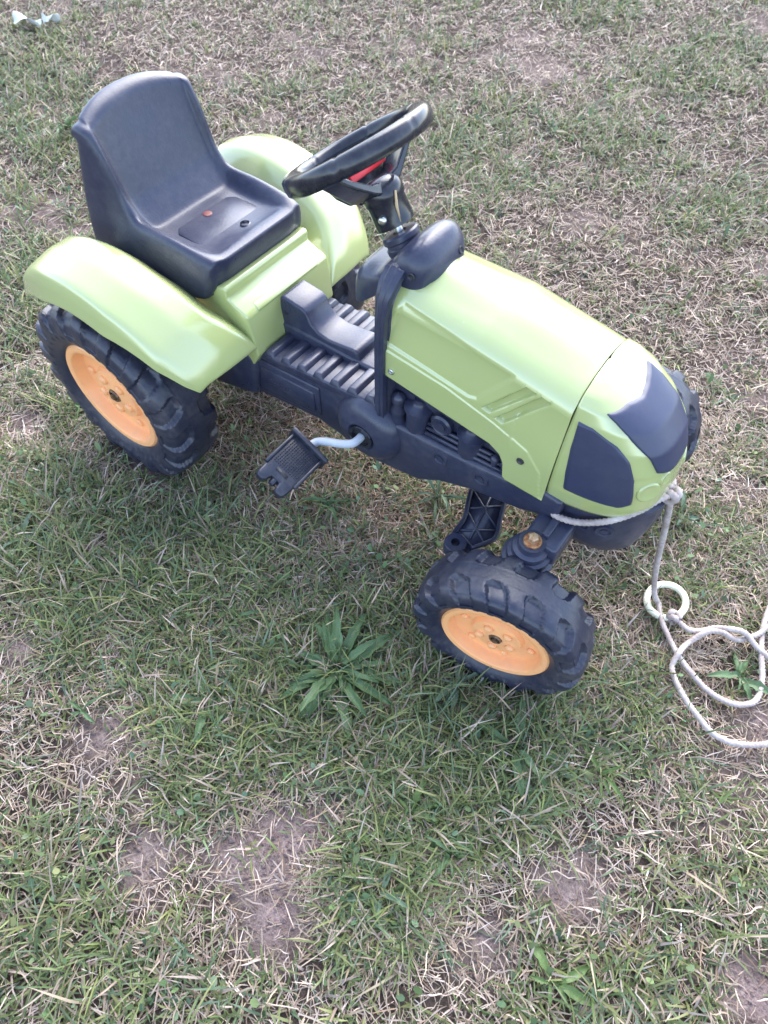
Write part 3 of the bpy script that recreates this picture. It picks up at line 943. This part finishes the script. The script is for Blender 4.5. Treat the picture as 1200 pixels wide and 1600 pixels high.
# hub: tapered socket below, flaring cone above
mesh_obj("hub", *lathe([(.0215, .0125), (.0235, .0125), (.0240, .018), (.0235, .040), (.0255, .044), (.0262, .053), (.0235, .061), (.018, .066), (0, .067)], 32, Mc), M_BLACK, SW, angle=40)
Ms = Matrix((FWD, Vector((0, 1, 0)), -AXS)).transposed().to_4x4()       # local x = forward, y = across, z = down the column
Ms = Matrix((FWD, AXS.cross(FWD), AXS)).transposed().to_4x4(); Ms.translation = CEN
# wheel ring: faceted, slightly flattened grip
rows = []
R0 = .0805
NS = 144
for k in range(NS):
    a = 2 * math.pi * k / NS
    row = []
    for j in range(12):
        b = 2 * math.pi * j / 12
        cb, sb = math.cos(b), math.sin(b)
        rr = .0118 * (abs(cb) ** .65) * math.copysign(1, cb); hh = .0118 * (abs(sb) ** .65) * math.copysign(1, sb)
        seam_ = 1 - .10 * (1 if (k % 24) == 0 else 0)
        row.append((math.cos(a) * (R0 + rr * seam_), math.sin(a) * (R0 + rr * seam_), hh * seam_))
    rows.append(row)
mesh_obj("grip_ring", *xf(grid(rows, close_u=True, close_v=True), Ms), M_BLACK, SW)
for ang in (78, -78, 180):
    a = math.radians(ang)
    d = Vector((math.cos(a), math.sin(a), 0))
    t = Vector((-math.sin(a), math.cos(a), 0))
    rows = []
    for q, h, wd, th in ((.010, -.046, .020, .008), (.028, -.040, .019, .006), (.052, -.024, .015, .005), (.072, -.008, .013, .005), (.081, -.001, .010, .005)):
        c = d * q + Vector((0, 0, h))
        rows.append([tuple(c + t * wd * u + Vector((0, 0, 1)) * th * v) for u, v in ((-1, -1), (1, -1), (1, 1), (-1, 1))])
    mesh_obj("spoke", *xf(grid(rows, close_v=True, cap=True), Ms), M_BLACK, SW, bevel=.002, angle=40)
# centre pad with the red strip on its front face
V = []
for z, y0, x0, x1 in ((-.050, .022, -.026, .008), (-.036, .032, -.032, -.004), (-.016, .040, -.036, -.006), (-.008, .038, -.034, -.008)):
    V += [(x0, -y0, z), (x1, -y0, z), (x1, y0, z), (x0, y0, z)]
F = [(3, 2, 1, 0), (12, 13, 14, 15)]
for i in range(3):
    for j in range(4): F.append((i * 4 + j, i * 4 + (j + 1) % 4, i * 4 + 4 + (j + 1) % 4, i * 4 + 4 + j))
mesh_obj("centre_pad", *xf((V, F), Ms), M_BLACK, SW, bevel=.003)
mesh_obj("red_strip", *xf(box(-.012, -.0005, -.025, .037, -.0275, -.0175), Ms), M_RED, SW, bevel=.001)
screw_c = CEN
sn = (FWD * .25 + Vector((0, -1, 0)) * .97).normalized()
mesh_obj("hub_screw", *lathe([(.0055, -.002), (.0053, .002), (.004, .0036), (.0015, .0042), (0, .0042)], 16, frame(BASE + AXS * .026 + sn * .0235, sn)), M_ZINC, SW)
mesh_obj("straw_bit", *tube([tuple(BASE + AXS * .060 + Vector((.02, -.006, 0)) + FWD * .010), tuple(BASE + AXS * .045 + Vector((.02, -.010, 0)) + FWD * .006), tuple(BASE + AXS * .028 + Vector((.022, -.012, 0)) + FWD * .002)], [.0012, .0019, .0005], 5), M_DRYBIT, SW)

# ---- crank and pedals
def crank(s):
    c = empty("pedal_crank", (0, 0, 0), TR)
    dirx = -1 if s < 0 else 1
    hub = np.array([.410, s * .096, .226])
    if s < 0:
        arm = np.array([-.058, 0, -.017])
    else:
        arm = -np.array([-.058, 0, -.017])
    pts = [hub, hub + (0, s * .010, 0), hub + (arm[0] * .06, s * .020, arm[2] * .06), hub + (arm[0] * .35, s * .0275, arm[2] * .35), hub + (arm[0] * .68, s * .0315, arm[2] * .68),
           hub + (arm[0] * .93, s * .038, arm[2] * .93), hub + (arm[0], s * .048, arm[2]), hub + (arm[0], s * .0525, arm[2])]
    mesh_obj("crank_rod", *tube(resample(spline(pts, 8), .003), .0062, 14), M_STEEL, c)
    sp = hub + (arm[0], 0, arm[2])
    P = empty("pedal", (0, 0, 0), c) if False else c
    M = Matrix.Translation((sp[0], s * .150, sp[2])) @ Matrix.Rotation(math.radians(29), 4, 'Y')
    if s > 0: pass
    yl = lambda y: s * y
    W, Lp = .0285, .088
    # body outline (local X across, Y outwards) with the notch at the outer end
    out = [(-W, 0), (-W * .98, .03), (-W * .94, .066), (-W * .92, .080), (-W * .80, .087), (-W * .44, .087), (-W * .29, .082), (-W * .26, .0725), (W * .26, .0725), (W * .29, .082), (W * .44, .087), (W * .80, .087), (W * .92, .080), (W * .94, .066), (W * .98, .03), (W, 0)]
    poly = [(x, yl(y)) for x, y in out]
    if s > 0: poly = poly[::-1]
    g = prism_z(poly, -.011, .005)
    mesh_obj("pedal_body", *xf(g, M), M_PEDAL, c, bevel=.003)
    gf = box(-W - .006, W + .006, *sorted((yl(-.004), yl(.003))), -.014, .0135)
    mesh_obj("pedal_flange", *xf(gf, M), M_PEDAL, c, bevel=.002)
    for sx in (-1, 1):
        gr = box(*sorted((sx * (W - .0035), sx * (W + .0015))), *sorted((yl(.002), yl(.064))), 0, .0078)
        mesh_obj("pedal_rail", *xf(gr, M), M_PEDAL, c, bevel=.0015)
    stud = []
    for i in range(12):
        for j in range(12):
            x = -W * .72 + W * 1.44 * i / 11; y = .011 + .042 * j / 11
            a = .00105
            V = [(x - a, yl(y - a), .0045), (x + a, yl(y - a), .0045), (x + a, yl(y + a), .0045), (x - a, yl(y + a), .0045), (x, yl(y), .0078)]
            stud.append((V, [(0, 1, 4), (1, 2, 4), (2, 3, 4), (3, 0, 4)]))
    t = mesh_obj("pedal_studs", *xf(join(*stud), M), M_PEDAL, c, smooth=False)
    t["kind"] = "stuff"
    mesh_obj("pedal_slot", *xf(box(-W * .36, W * .36, *sorted((yl(.0575), yl(.0625))), .0044, .0062), M), M_HOLE, c)
    mesh_obj("spindle_end", *lathe([(.0055, .062), (.0055, .0785), (.0045, .081), (0, .081)], 16, M @ frame((0, 0, -.004), (0, s, 0))), M_PEDAL, c, angle=40)
for s in (-1, 1): crank(s)

# ------------------------------------------------------------------ pull rope and ring
GZ = lambda x, y: float(ground_z(np.array([x]), np.array([y]))[0])
nose_loop = []
tl = [(.7000, -.072, .2590), (.709, -.0765, .2610), (.730, -.0745, .2650), (.748, -.0700, .2730), (.765, -.0640, .2840), (.779, -.0565, .2960), (.793, -.0440, .3090), (.8045, -.0250, .3190), (.8110, -.010, .3160), (.8125, -.002, .3130)]
A_ = [(.870, .047), (.879, .047), (.897, .023), (.921, .001), (.942, -.017), (.964, -.029), (.991, -.038), (1.015, -.040), (1.038, -.035), (1.054, -.019), (1.058, 0), (1.052, .028), (1.039, .059), (1.028, .094), (1.023, .131), (1.023, .156), (1.036, .192), (1.068, .185), (1.065, .142)]
C_ = [(1.045, .122), (1.032, .113), (1.023, .089), (1.012, .074), (.998, .059), (.974, .051), (.956, .037), (.943, .012), (.937, -.014), (.938, -.038), (.952, -.057), (.976, -.075), (.997, -.086), (1.023, -.097), (1.047, -.095), (1.070, -.083), (1.093, -.063), (1.120, -.025), (1.125, .025), (1.095, .052), (1.07, .053)]
B_ = [(1.051, .059), (1.026, .066), (1.004, .071), (.986, .066), (.965, .057), (.951, .041), (.935, .031), (.921, .033), (.910, .037)]
hang = [(.8135, .002, .303), (.8150, .008, .290), (.820, .019, .262), (.831, .036, .190), (.845, .049, .105), (.859, .051, .050)]
ZG = .017
rp = tl + hang + [(x, y, ZG + (.012 if i == 0 else .002 * math.sin(i * 1.7))) for i, (x, y) in enumerate(A_)] \
    + [(x, y, ZG + .004 + (.010 if i in (5, 6, 8) else 0)) for i, (x, y) in enumerate(C_)] + [(x, y, ZG + .006 + (.008 if i in (2, 3) else 0)) for i, (x, y) in enumerate(B_)]
# far side of the loop under the nose
back = [(.7080, .060, .2600), (.745, .0745, .2760), (.775, .066, .2895), (.800, .035, .305), (.8115, .010, .312)]
ROPE = empty("pull_rope", (.87, .047, 0))
ROPE.location = (0, 0, 0)
tag(ROPE, "dirty white twisted rope tied under the tractor nose and looping over the grass", "rope")
pr_ = resample(spline(rp, 10), .0021)
mesh_obj("rope_strand", *tube(pr_, .0041, 12, twist=380, lobes=3, amp=.16), M_ROPE, ROPE)
mesh_obj("rope_strand", *tube(resample(spline(back, 10), .0021), .0041, 12, twist=380, lobes=3, amp=.16), M_ROPE, ROPE)
def knot(c, r, n_, seed):
    rr = random.Random(seed)
    pts = []
    for k in range(n_):
        a = 2 * math.pi * k / 7.0
        pts.append((c[0] + r * math.cos(a) * (.8 + .3 * rr.random()), c[1] + r * math.sin(a) * (.6 + .3 * rr.random()), c[2] + r * 1.0 * math.sin(a * 1.5 + .7)))
    return tube(resample(spline(pts, 8), .0015), .0046, 10, twist=360, lobes=3, amp=.16)
mesh_obj("knot", *knot((.8130, -.001, .311), .0080, 16, 3), M_ROPE, ROPE)
mesh_obj("knot", *knot((.9075, .0375, .0215), .0072, 14, 5), M_ROPE, ROPE)
ring_pts = []
rc = np.array([.8865, .0585, .0195])
for k in range(64):
    a = 2 * math.pi * k / 64
    ring_pts.append((rc[0] + .0280 * math.cos(a), rc[1] + .0280 * math.sin(a), rc[2] + .006 * math.sin(a + .6)))
o = mesh_obj("pull_ring", *tube(ring_pts, .0054, 14, closed=True), M_RING)
tag(o, "pale yellow-green plastic ring tied to the rope end on the grass", "ring")

# ------------------------------------------------------------------ scrap of paper at the far left
def scrap(name, loc, L, W, rot, mat, seed):
    r = np.random.default_rng(seed)
    rows = []
    for i in range(9):
        u = i / 8
        w = W * (math.sin(math.pi * (.12 + .8 * u)) ** .8)
        row = []
        for j in range(6):
            v = j / 5 * 2 - 1
            row.append(((u - .5) * L, v * w / 2 + .004 * r.normal(), .016 + .014 * math.sin(u * 5 + v * 2) + .010 * abs(v) + .003 * r.normal()))
        rows.append(row)
    o = mesh_obj(name, *grid(rows), mat, solid=.0008, sub=1)
    o.location = (loc[0], loc[1], GZ(*loc[:2]) + .004); o.rotation_euler = (0, .1, rot)
    return o
o = scrap("paper_scrap", (-1.622, .770, 0), .095, .045, .45, M_PAPER, 2)
tag(o, "crumpled pale paper scrap lying in the grass at the far left corner", "litter")
o = scrap("paper_scrap", (-1.570, .825, 0), .055, .022, 1.1, M_PAPER, 9)
tag(o, "smaller bluish paper scrap just right of the crumpled pale one", "litter")

# ------------------------------------------------------------------ lawn
def maps(x, y):
    warp = .05 * (fbm(x, y, 9, 31) - .5); warp2 = .05 * (fbm(x, y, 9, 37) - .5)
    g = spots(x + warp, y + warp2, GREEN_SPOTS); b = spots(x + warp, y + warp2, BARE_SPOTS); s = spots(x + warp, y + warp2, STRAW_SPOTS)
    n = fbm(x, y, 8.5, 41, 3); n2 = fbm(x, y, 27, 51, 2)
    far = sstep(.2, 1.6, (y - .3) + .4 * (-x + .2))
    green = np.clip(.44 * sstep(.36, .70, n) + .34 * sstep(.38, .68, n2) + .70 * g - .45 * s - .10 * far - b, 0, 1.15)
    bare = np.clip(b + .30 * sstep(.62, .74, fbm(x, y, 6.5, 61, 3)) - .6 * g, 0, 1)
    return green, bare, np.clip(s + .25 * far, 0, 1), far

def blocked(x, y):
    k = np.zeros(x.shape, bool)
    for s, fx, fy, fs in ((-1, .7132, -.178, .177), (1, .681, .259, .26)):
        k |= (np.abs(x) < .080) & (np.abs(y - s * .197) < .058)
        cs, sn = math.cos(fs), math.sin(fs)
        lx = (x - fx) * cs + (y - fy) * sn; ly = -(x - fx) * sn + (y - fy) * cs
        k |= (np.abs(lx) < .066) & (np.abs(ly) < .050)
    return k

CAMXY = np.array([.825, -.609])
def sample_roots(n, gen):
    """roots spread over the seen lawn and a margin round it, thinner with distance"""
    out = []
    tot = 0
    while tot < n:
        m = n * 2
        # polar sampling about the viewer's standing place: density falls off with distance
        r = .02 + 3.9 * gen.random(m) ** .80
        a = 2.2015 + (gen.random(m) - .5) * math.radians(100)
        near = gen.random(m) < .34
        x = CAMXY[0] + r * np.cos(a); y = CAMXY[1] + r * np.sin(a)
        # patch right round the tractor and at the viewer's feet
        xn = .62 + (gen.random(m) - .5) * 2.0; yn = -.28 + (gen.random(m) - .5) * 1.6
        x = np.where(near, xn, x); y = np.where(near, yn, y)
        ok = ~blocked(x, y)
        out.append(np.stack([x[ok], y[ok]], 1)); tot += ok.sum()
    return np.concatenate(out)[:n]

def blades(name, roots, L, W, a0, curl, phi, z0, cols, mat, wig=None, seg=3):
    N = len(roots)
    t = np.linspace(0, 1, seg + 1)
    P = np.zeros((N, seg + 1, 3))
    P[:, 0, 0] = roots[:, 0]; P[:, 0, 1] = roots[:, 1]
    P[:, 0, 2] = ground_z(roots[:, 0], roots[:, 1]) + z0
    gz = P[:, 0, 2].copy() - z0
    ph = phi.copy()
    for k in range(seg):
        al = a0 + curl * (t[k] + .5 / seg)
        if wig is not None: ph = ph + wig * (1 if k % 2 else -1) * (k > 0)
        st = L / seg
        P[:, k + 1, 0] = P[:, k, 0] + st * np.sin(al) * np.cos(ph)
        P[:, k + 1, 1] = P[:, k, 1] + st * np.sin(al) * np.sin(ph)
        P[:, k + 1, 2] = np.maximum(P[:, k, 2] + st * np.cos(al), gz + .0015)
    wd = np.array([.75, 1.0, .72, 0.0]) if seg == 3 else np.r_[.8, np.ones(seg - 2), .7, 0]
    tw = phi + math.pi / 2
    sx, sy = np.cos(tw), np.sin(tw)
    V = np.zeros((N, 2 * seg + 1, 3))
    for k in range(seg):
        hw = W * wd[k] * .5
        V[:, 2 * k] = P[:, k]; V[:, 2 * k + 1] = P[:, k]
        V[:, 2 * k, 0] -= sx * hw; V[:, 2 * k, 1] -= sy * hw
        V[:, 2 * k + 1, 0] += sx * hw; V[:, 2 * k + 1, 1] += sy * hw
        V[:, 2 * k + 1, 2] += hw * .7; V[:, 2 * k, 2] += hw * .1
    V[:, 2 * seg] = P[:, seg]
    nv = 2 * seg + 1
    base = (np.arange(N) * nv)[:, None]
    tri = []
    for k in range(seg - 1):
        tri += [[2 * k, 2 * k + 1, 2 * k + 3], [2 * k, 2 * k + 3, 2 * k + 2]]
    tri += [[2 * seg - 2, 2 * seg - 1, 2 * seg]]
    tri = np.array(tri)
    idx = (base[:, :, None] + tri[None]).reshape(-1, 3)
    me = bpy.data.meshes.new(name)
    me.vertices.add(N * nv); me.vertices.foreach_set("co", V.reshape(-1).astype(np.float32))
    nt = len(idx)
    me.loops.add(nt * 3); me.loops.foreach_set("vertex_index", idx.reshape(-1).astype(np.int32))
    me.polygons.add(nt)
    me.polygons.foreach_set("loop_start", np.arange(0, nt * 3, 3, dtype=np.int32))
    me.polygons.foreach_set("use_smooth", np.ones(nt, bool))
    me.update()
    at = me.color_attributes.new("tint", 'FLOAT_COLOR', 'POINT')
    cc = np.ones((N, nv, 4), np.float32); cc[:, :, :3] = cols[:, None, :]
    at.data.foreach_set("color", cc.reshape(-1))
    me.materials.append(mat)
    o = bpy.data.objects.new(name, me); C.objects.link(o)
    return o

def palette(P, n, gen, jit=.22):
    P = np.array(P); k = gen.integers(0, len(P), n)
    k2 = gen.integers(0, len(P), n); w = gen.random(n)[:, None] * .5
    c = P[k] * (1 - w) + P[k2] * w
    return np.clip(c * np.exp(gen.normal(0, jit, n))[:, None], 0, .9)

GREENS = [(.130, .175, .060), (.160, .200, .068), (.090, .132, .048), (.130, .182, .090), (.12, .172, .11), (.205, .220, .080), (.240, .235, .105), (.17, .205, .08)]
STRAWS = [(.40, .305, .235), (.45, .36, .295), (.34, .255, .20), (.49, .405, .35), (.27, .19, .145), (.42, .325, .22), (.39, .31, .26), (.34, .285, .19)]
BROWNS = [(.20, .13, .085), (.14, .095, .07), (.26, .18, .12)]

# dead, matted straw lying on the soil
NS_ = 300000
R_ = sample_roots(NS_, rng)
g_, b_, s_, f_ = maps(R_[:, 0], R_[:, 1])
keep = rng.random(len(R_)) < np.clip(.86 - 1.0 * b_ - .36 * g_ + .30 * s_, .03, 1)
R_, g_, s_, f_ = R_[keep], g_[keep], s_[keep], f_[keep]
n = len(R_)
fine = rng.random(n) < .66
Ls = np.where(fine, np.clip(rng.lognormal(math.log(.019), .40, n), .006, .045), np.clip(rng.lognormal(math.log(.028), .36, n), .010, .060))
dist = np.hypot(R_[:, 0] - CAMXY[0], R_[:, 1] - CAMXY[1])
Wd = np.where(fine, .0007 + .0008 * rng.random(n), .0010 + .0010 * rng.random(n)) * (1 + .25 * np.clip(dist - .8, 0, 2))
cols = palette(STRAWS, n, rng, .30)
br = rng.random(n) < .17 - .12 * f_
cols[br] = palette(BROWNS, br.sum(), rng)
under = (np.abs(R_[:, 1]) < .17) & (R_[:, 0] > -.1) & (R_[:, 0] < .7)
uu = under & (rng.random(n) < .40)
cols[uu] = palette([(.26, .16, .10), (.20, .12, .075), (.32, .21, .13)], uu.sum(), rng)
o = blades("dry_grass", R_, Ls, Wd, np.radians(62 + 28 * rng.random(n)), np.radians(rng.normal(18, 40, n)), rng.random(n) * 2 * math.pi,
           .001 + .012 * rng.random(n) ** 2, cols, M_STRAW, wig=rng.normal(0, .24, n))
tag(o, "dead tan straw matted over the lawn", "dry grass", kind="stuff")

# living blades in small tufts
NG = 350000
tuft = sample_roots(NG // 6, rng)
gt, bt, st_, ft = maps(tuft[:, 0], tuft[:, 1])
prob = np.clip(.31 + .85 * gt - .85 * bt - .12 * st_, .02, 1)
tuft = tuft[rng.random(len(tuft)) < prob]
gt = maps(tuft[:, 0], tuft[:, 1])[0]
cnt = rng.integers(3, 10, len(tuft))
idx = np.repeat(np.arange(len(tuft)), cnt)
n = len(idx)
R_ = tuft[idx] + rng.normal(0, .0065, (n, 2))
ok = ~blocked(R_[:, 0], R_[:, 1]); R_, idx = R_[ok], idx[ok]; n = len(idx)
gb = gt[idx]
dist = np.hypot(R_[:, 0] - CAMXY[0], R_[:, 1] - CAMXY[1])
Ls = np.clip(rng.lognormal(math.log(.027), .44, n) * (.75 + .60 * gb), .007, .090)
under = (np.abs(R_[:, 1]) < .16) & (R_[:, 0] > -.1) & (R_[:, 0] < .8)
Ls = np.where(under, Ls * .8, Ls)
Wd = (.0016 + .0016 * rng.random(n)) * (1 + .15 * np.clip(dist - .8, 0, 2))
tuft_col = palette(GREENS, len(tuft), rng, .16)
cols = tuft_col[idx] * np.exp(rng.normal(0, .14, n))[:, None]
mixs = rng.random(n) < .20
cols[mixs] = palette(STRAWS, mixs.sum(), rng)
o = blades("grass", R_, Ls, Wd, np.radians(np.clip(rng.normal(38, 20, n), 2, 80)), np.radians(rng.normal(52, 28, n)), rng.random(n) * 2 * math.pi,
           0.0, cols, M_GRASS, wig=rng.normal(0, .10, n))
tag(o, "short green grass blades growing in tufts across the lawn", "grass", kind="stuff")

# small rounded leaves of clover and daisy between the blades
nc = 30000
R_ = sample_roots(nc, rng)
g_, b_, s_, f_ = maps(R_[:, 0], R_[:, 1])
keep = rng.random(nc) < np.clip(.16 + .75 * g_ - b_ - .3 * s_ - .25 * f_, 0, 1)
R_ = R_[keep]; n = len(R_)
rad = .0019 + .0030 * rng.random(n) ** 1.5
ph = rng.random(n) * 2 * math.pi; tilt = rng.normal(0, .8, n); tilt2 = rng.normal(0, .8, n)
k7 = np.arange(7) / 7 * 2 * math.pi
lx = rad[:, None] * np.cos(k7) * 1.25; ly = rad[:, None] * np.sin(k7) * .85
zc = ground_z(R_[:, 0], R_[:, 1]) + .007 + .019 * rng.random(n)
V = np.stack([R_[:, :1] + lx * np.cos(ph)[:, None] - ly * np.sin(ph)[:, None], R_[:, 1:] + lx * np.sin(ph)[:, None] + ly * np.cos(ph)[:, None],
              zc[:, None] + lx * tilt[:, None] + ly * tilt2[:, None]], -1)
me = bpy.data.meshes.new("ground_leaves")
me.vertices.add(n * 7); me.vertices.foreach_set("co", V.reshape(-1).astype(np.float32))
me.loops.add(n * 7); me.loops.foreach_set("vertex_index", np.arange(n * 7, dtype=np.int32))
me.polygons.add(n); me.polygons.foreach_set("loop_start", np.arange(0, n * 7, 7, dtype=np.int32))
me.update()
at = me.color_attributes.new("tint", 'FLOAT_COLOR', 'POINT')
cc = np.ones((n, 7, 4), np.float32); cc[:, :, :3] = palette([(.10, .165, .07), (.13, .20, .085), (.12, .19, .115), (.20, .21, .09)], n, rng)[:, None, :]
at.data.foreach_set("color", cc.reshape(-1))
me.materials.append(M_GRASS)
o = bpy.data.objects.new("ground_leaves", me); C.objects.link(o)
tag(o, "small rounded clover leaves scattered through the lawn", "ground cover", kind="stuff")

# crumbs of dry soil on the bare patches
nb = 2600
ctr = np.array(BARE_SPOTS)[rng.integers(0, len(BARE_SPOTS), nb)]
xy = ctr[:, :2] + rng.normal(0, 1, (nb, 2)) * ctr[:, 2:3] * .75
ok = ~blocked(xy[:, 0], xy[:, 1]); xy = xy[ok]; nb = len(xy)
oct_v = np.array([(1, 0, 0), (0, 1, 0), (-1, 0, 0), (0, -1, 0), (0, 0, 1), (0, 0, -.6)])
oct_f = np.array([(0, 1, 4), (1, 2, 4), (2, 3, 4), (3, 0, 4), (1, 0, 5), (2, 1, 5), (3, 2, 5), (0, 3, 5)])
sz = np.clip(rng.lognormal(math.log(.0016), .5, nb), .0006, .006)
Vv = oct_v[None] * sz[:, None, None] * (.7 + .6 * rng.random((nb, 6, 1)))
Vv[:, :, 0] += xy[:, :1]; Vv[:, :, 1] += xy[:, 1:]; Vv[:, :, 2] += (ground_z(xy[:, 0], xy[:, 1]) + sz * .3)[:, None]
Ff = (np.arange(nb) * 6)[:, None, None] + oct_f[None]
o = mesh_obj("soil_crumbs", Vv.reshape(-1, 3).tolist(), Ff.reshape(-1, 3).tolist(), M_SOIL, smooth=False)
at = o.data.attributes.new("dry_soil", 'FLOAT', 'POINT'); at.data.foreach_set("value", np.ones(len(o.data.vertices), np.float32))
tag(o, "crumbs of dry soil on the bare patches", "soil", kind="stuff")

# ------------------------------------------------------------------ broad-leaved weeds, leaf by leaf
def leaf_mesh(name, mat, lobed, seed):
    r = np.random.default_rng(seed)
    n = 9
    rows = []
    for i in range(n + 1):
        u = i / n
        w = (math.sin(math.pi * min(1, (u * .92 + .05)) ** 1.15)) ** .62 * .5
        if u < .22: w = .07 + (w - .07) * (u / .22) ** 1.6
        if lobed: w *= 1 - .22 * (i % 2) * (u > .15) * (u < .9)
        w *= 1 + .10 * r.normal() * (0 < i < n)
        z = .42 * u - .52 * u * u + .02 * r.normal()
        row = [(u, v * w * .155, z + .055 * abs(v) + (.025 * r.normal() if abs(v) == 1 else 0)) for v in (-1, -.5, 0, .5, 1)]
        rows.append(row)
    V, F = grid(rows)
    me = bpy.data.meshes.new(name)
    me.from_pydata([tuple(map(float, v)) for v in V], [], F); me.update(); me.materials.append(mat)
    me.polygons.foreach_set("use_smooth", [True] * len(me.polygons))
    return me
LEAVES = {"dark": [leaf_mesh("leaf", M_LEAF, k % 2 == 1, 60 + k) for k in range(5)],
          "light": [leaf_mesh("leaf", M_LEAF2, k % 2 == 0, 70 + k) for k in range(4)],
          "blue": [leaf_mesh("leaf", M_LEAF3, False, 80 + k) for k in range(4)]}
def weed(x, y, R, n, kind, label, flat=.5, wide=1.0, cat="weed"):
    o = empty("broadleaf_weed", (x, y, GZ(x, y) + .002))
    tag(o, label, cat, "broad-leaved weeds in the lawn")
    for k in range(n):
        l = bpy.data.objects.new("leaf", random.choice(LEAVES[kind])); C.objects.link(l); l.parent = o
        sc = R * random.uniform(.42, 1.10)
        l.scale = (sc, sc * wide * random.uniform(.8, 1.2), sc * random.uniform(.7, 1.3))
        l.location = (random.uniform(-.004, .004), random.uniform(-.004, .004), .005 + .012 * random.random())
        l.rotation_euler = (random.uniform(-.3, .3), -random.uniform(.0, .75) * flat, 2 * math.pi * (k * .382 + random.uniform(-.14, .14)))
weed(.546, -.337, .092, 40, "dark", "largest leafy weed rosette in the grass left of the front wheel", .8)
weed(.812, -.280, .075, 13, "dark", "dark leafy weed in the grass below the front wheel")
weed(.742, -.431, .045, 9, "light", "small bright light-green weed rosette right of the big bare soil patch", wide=1.5)
weed(1.025, .013, .050, 9, "dark", "weed with broad leaves growing inside the loop of the rope", wide=1.4)
weed(.346, -.112, .048, 9, "dark", "green weed sprouting just below the pedal", .9)
weed(.486, .012, .055, 10, "blue", "weed with thin blue-green leaves under the middle of the tractor", .8, .7)
weed(-.023, -.468, .060, 6, "blue", "pale weed with wide leaves near the left edge below the rear wheel", .5, 1.3)
weed(.424, -.489, .062, 10, "dark", "weed clump on the lawn left of and below the largest rosette")
weed(.767, -.535, .055, 8, "blue", "blue-green weed right of the bare patch at the bottom of the lawn", .6, .9)
weed(.986, -.485, .045, 7, "light", "light weed at the bottom edge below the right-hand bare soil", .4, 1.4)
weed(.615, -.720, .050, 3, "blue", "weed with two long leaves beside orange dead straw near the bottom left", .4, .9)
weed(.045, -.262, .035, 5, "light", "tiny light-green shoot touching the base of the near rear tyre", 1.3, .8)
weed(.842, .227, .045, 4, "blue", "single grey-green weed beside the hanging rope below the nose", .5, 1.2)
weed(.925, -.239, .050, 6, "light", "upright light weed right of and below the front wheel", 1.2, .8)
weed(.814, -.446, .050, 8, "dark", "dark low weed right of the small bright rosette")
weed(.36, -.36, .045, 7, "dark", "low dark weed between pedal and largest rosette")
weed(.70, -.25, .050, 8, "blue", "grey-green weed tucked against the left of the front tyre", .6)
weed(.29, -.60, .045, 6, "dark", "dark weed in the lawn near the left edge above the green clump")
weed(-1.02, .43, .070, 9, "dark", "weed clump in the far grass left of the seat back", .8)
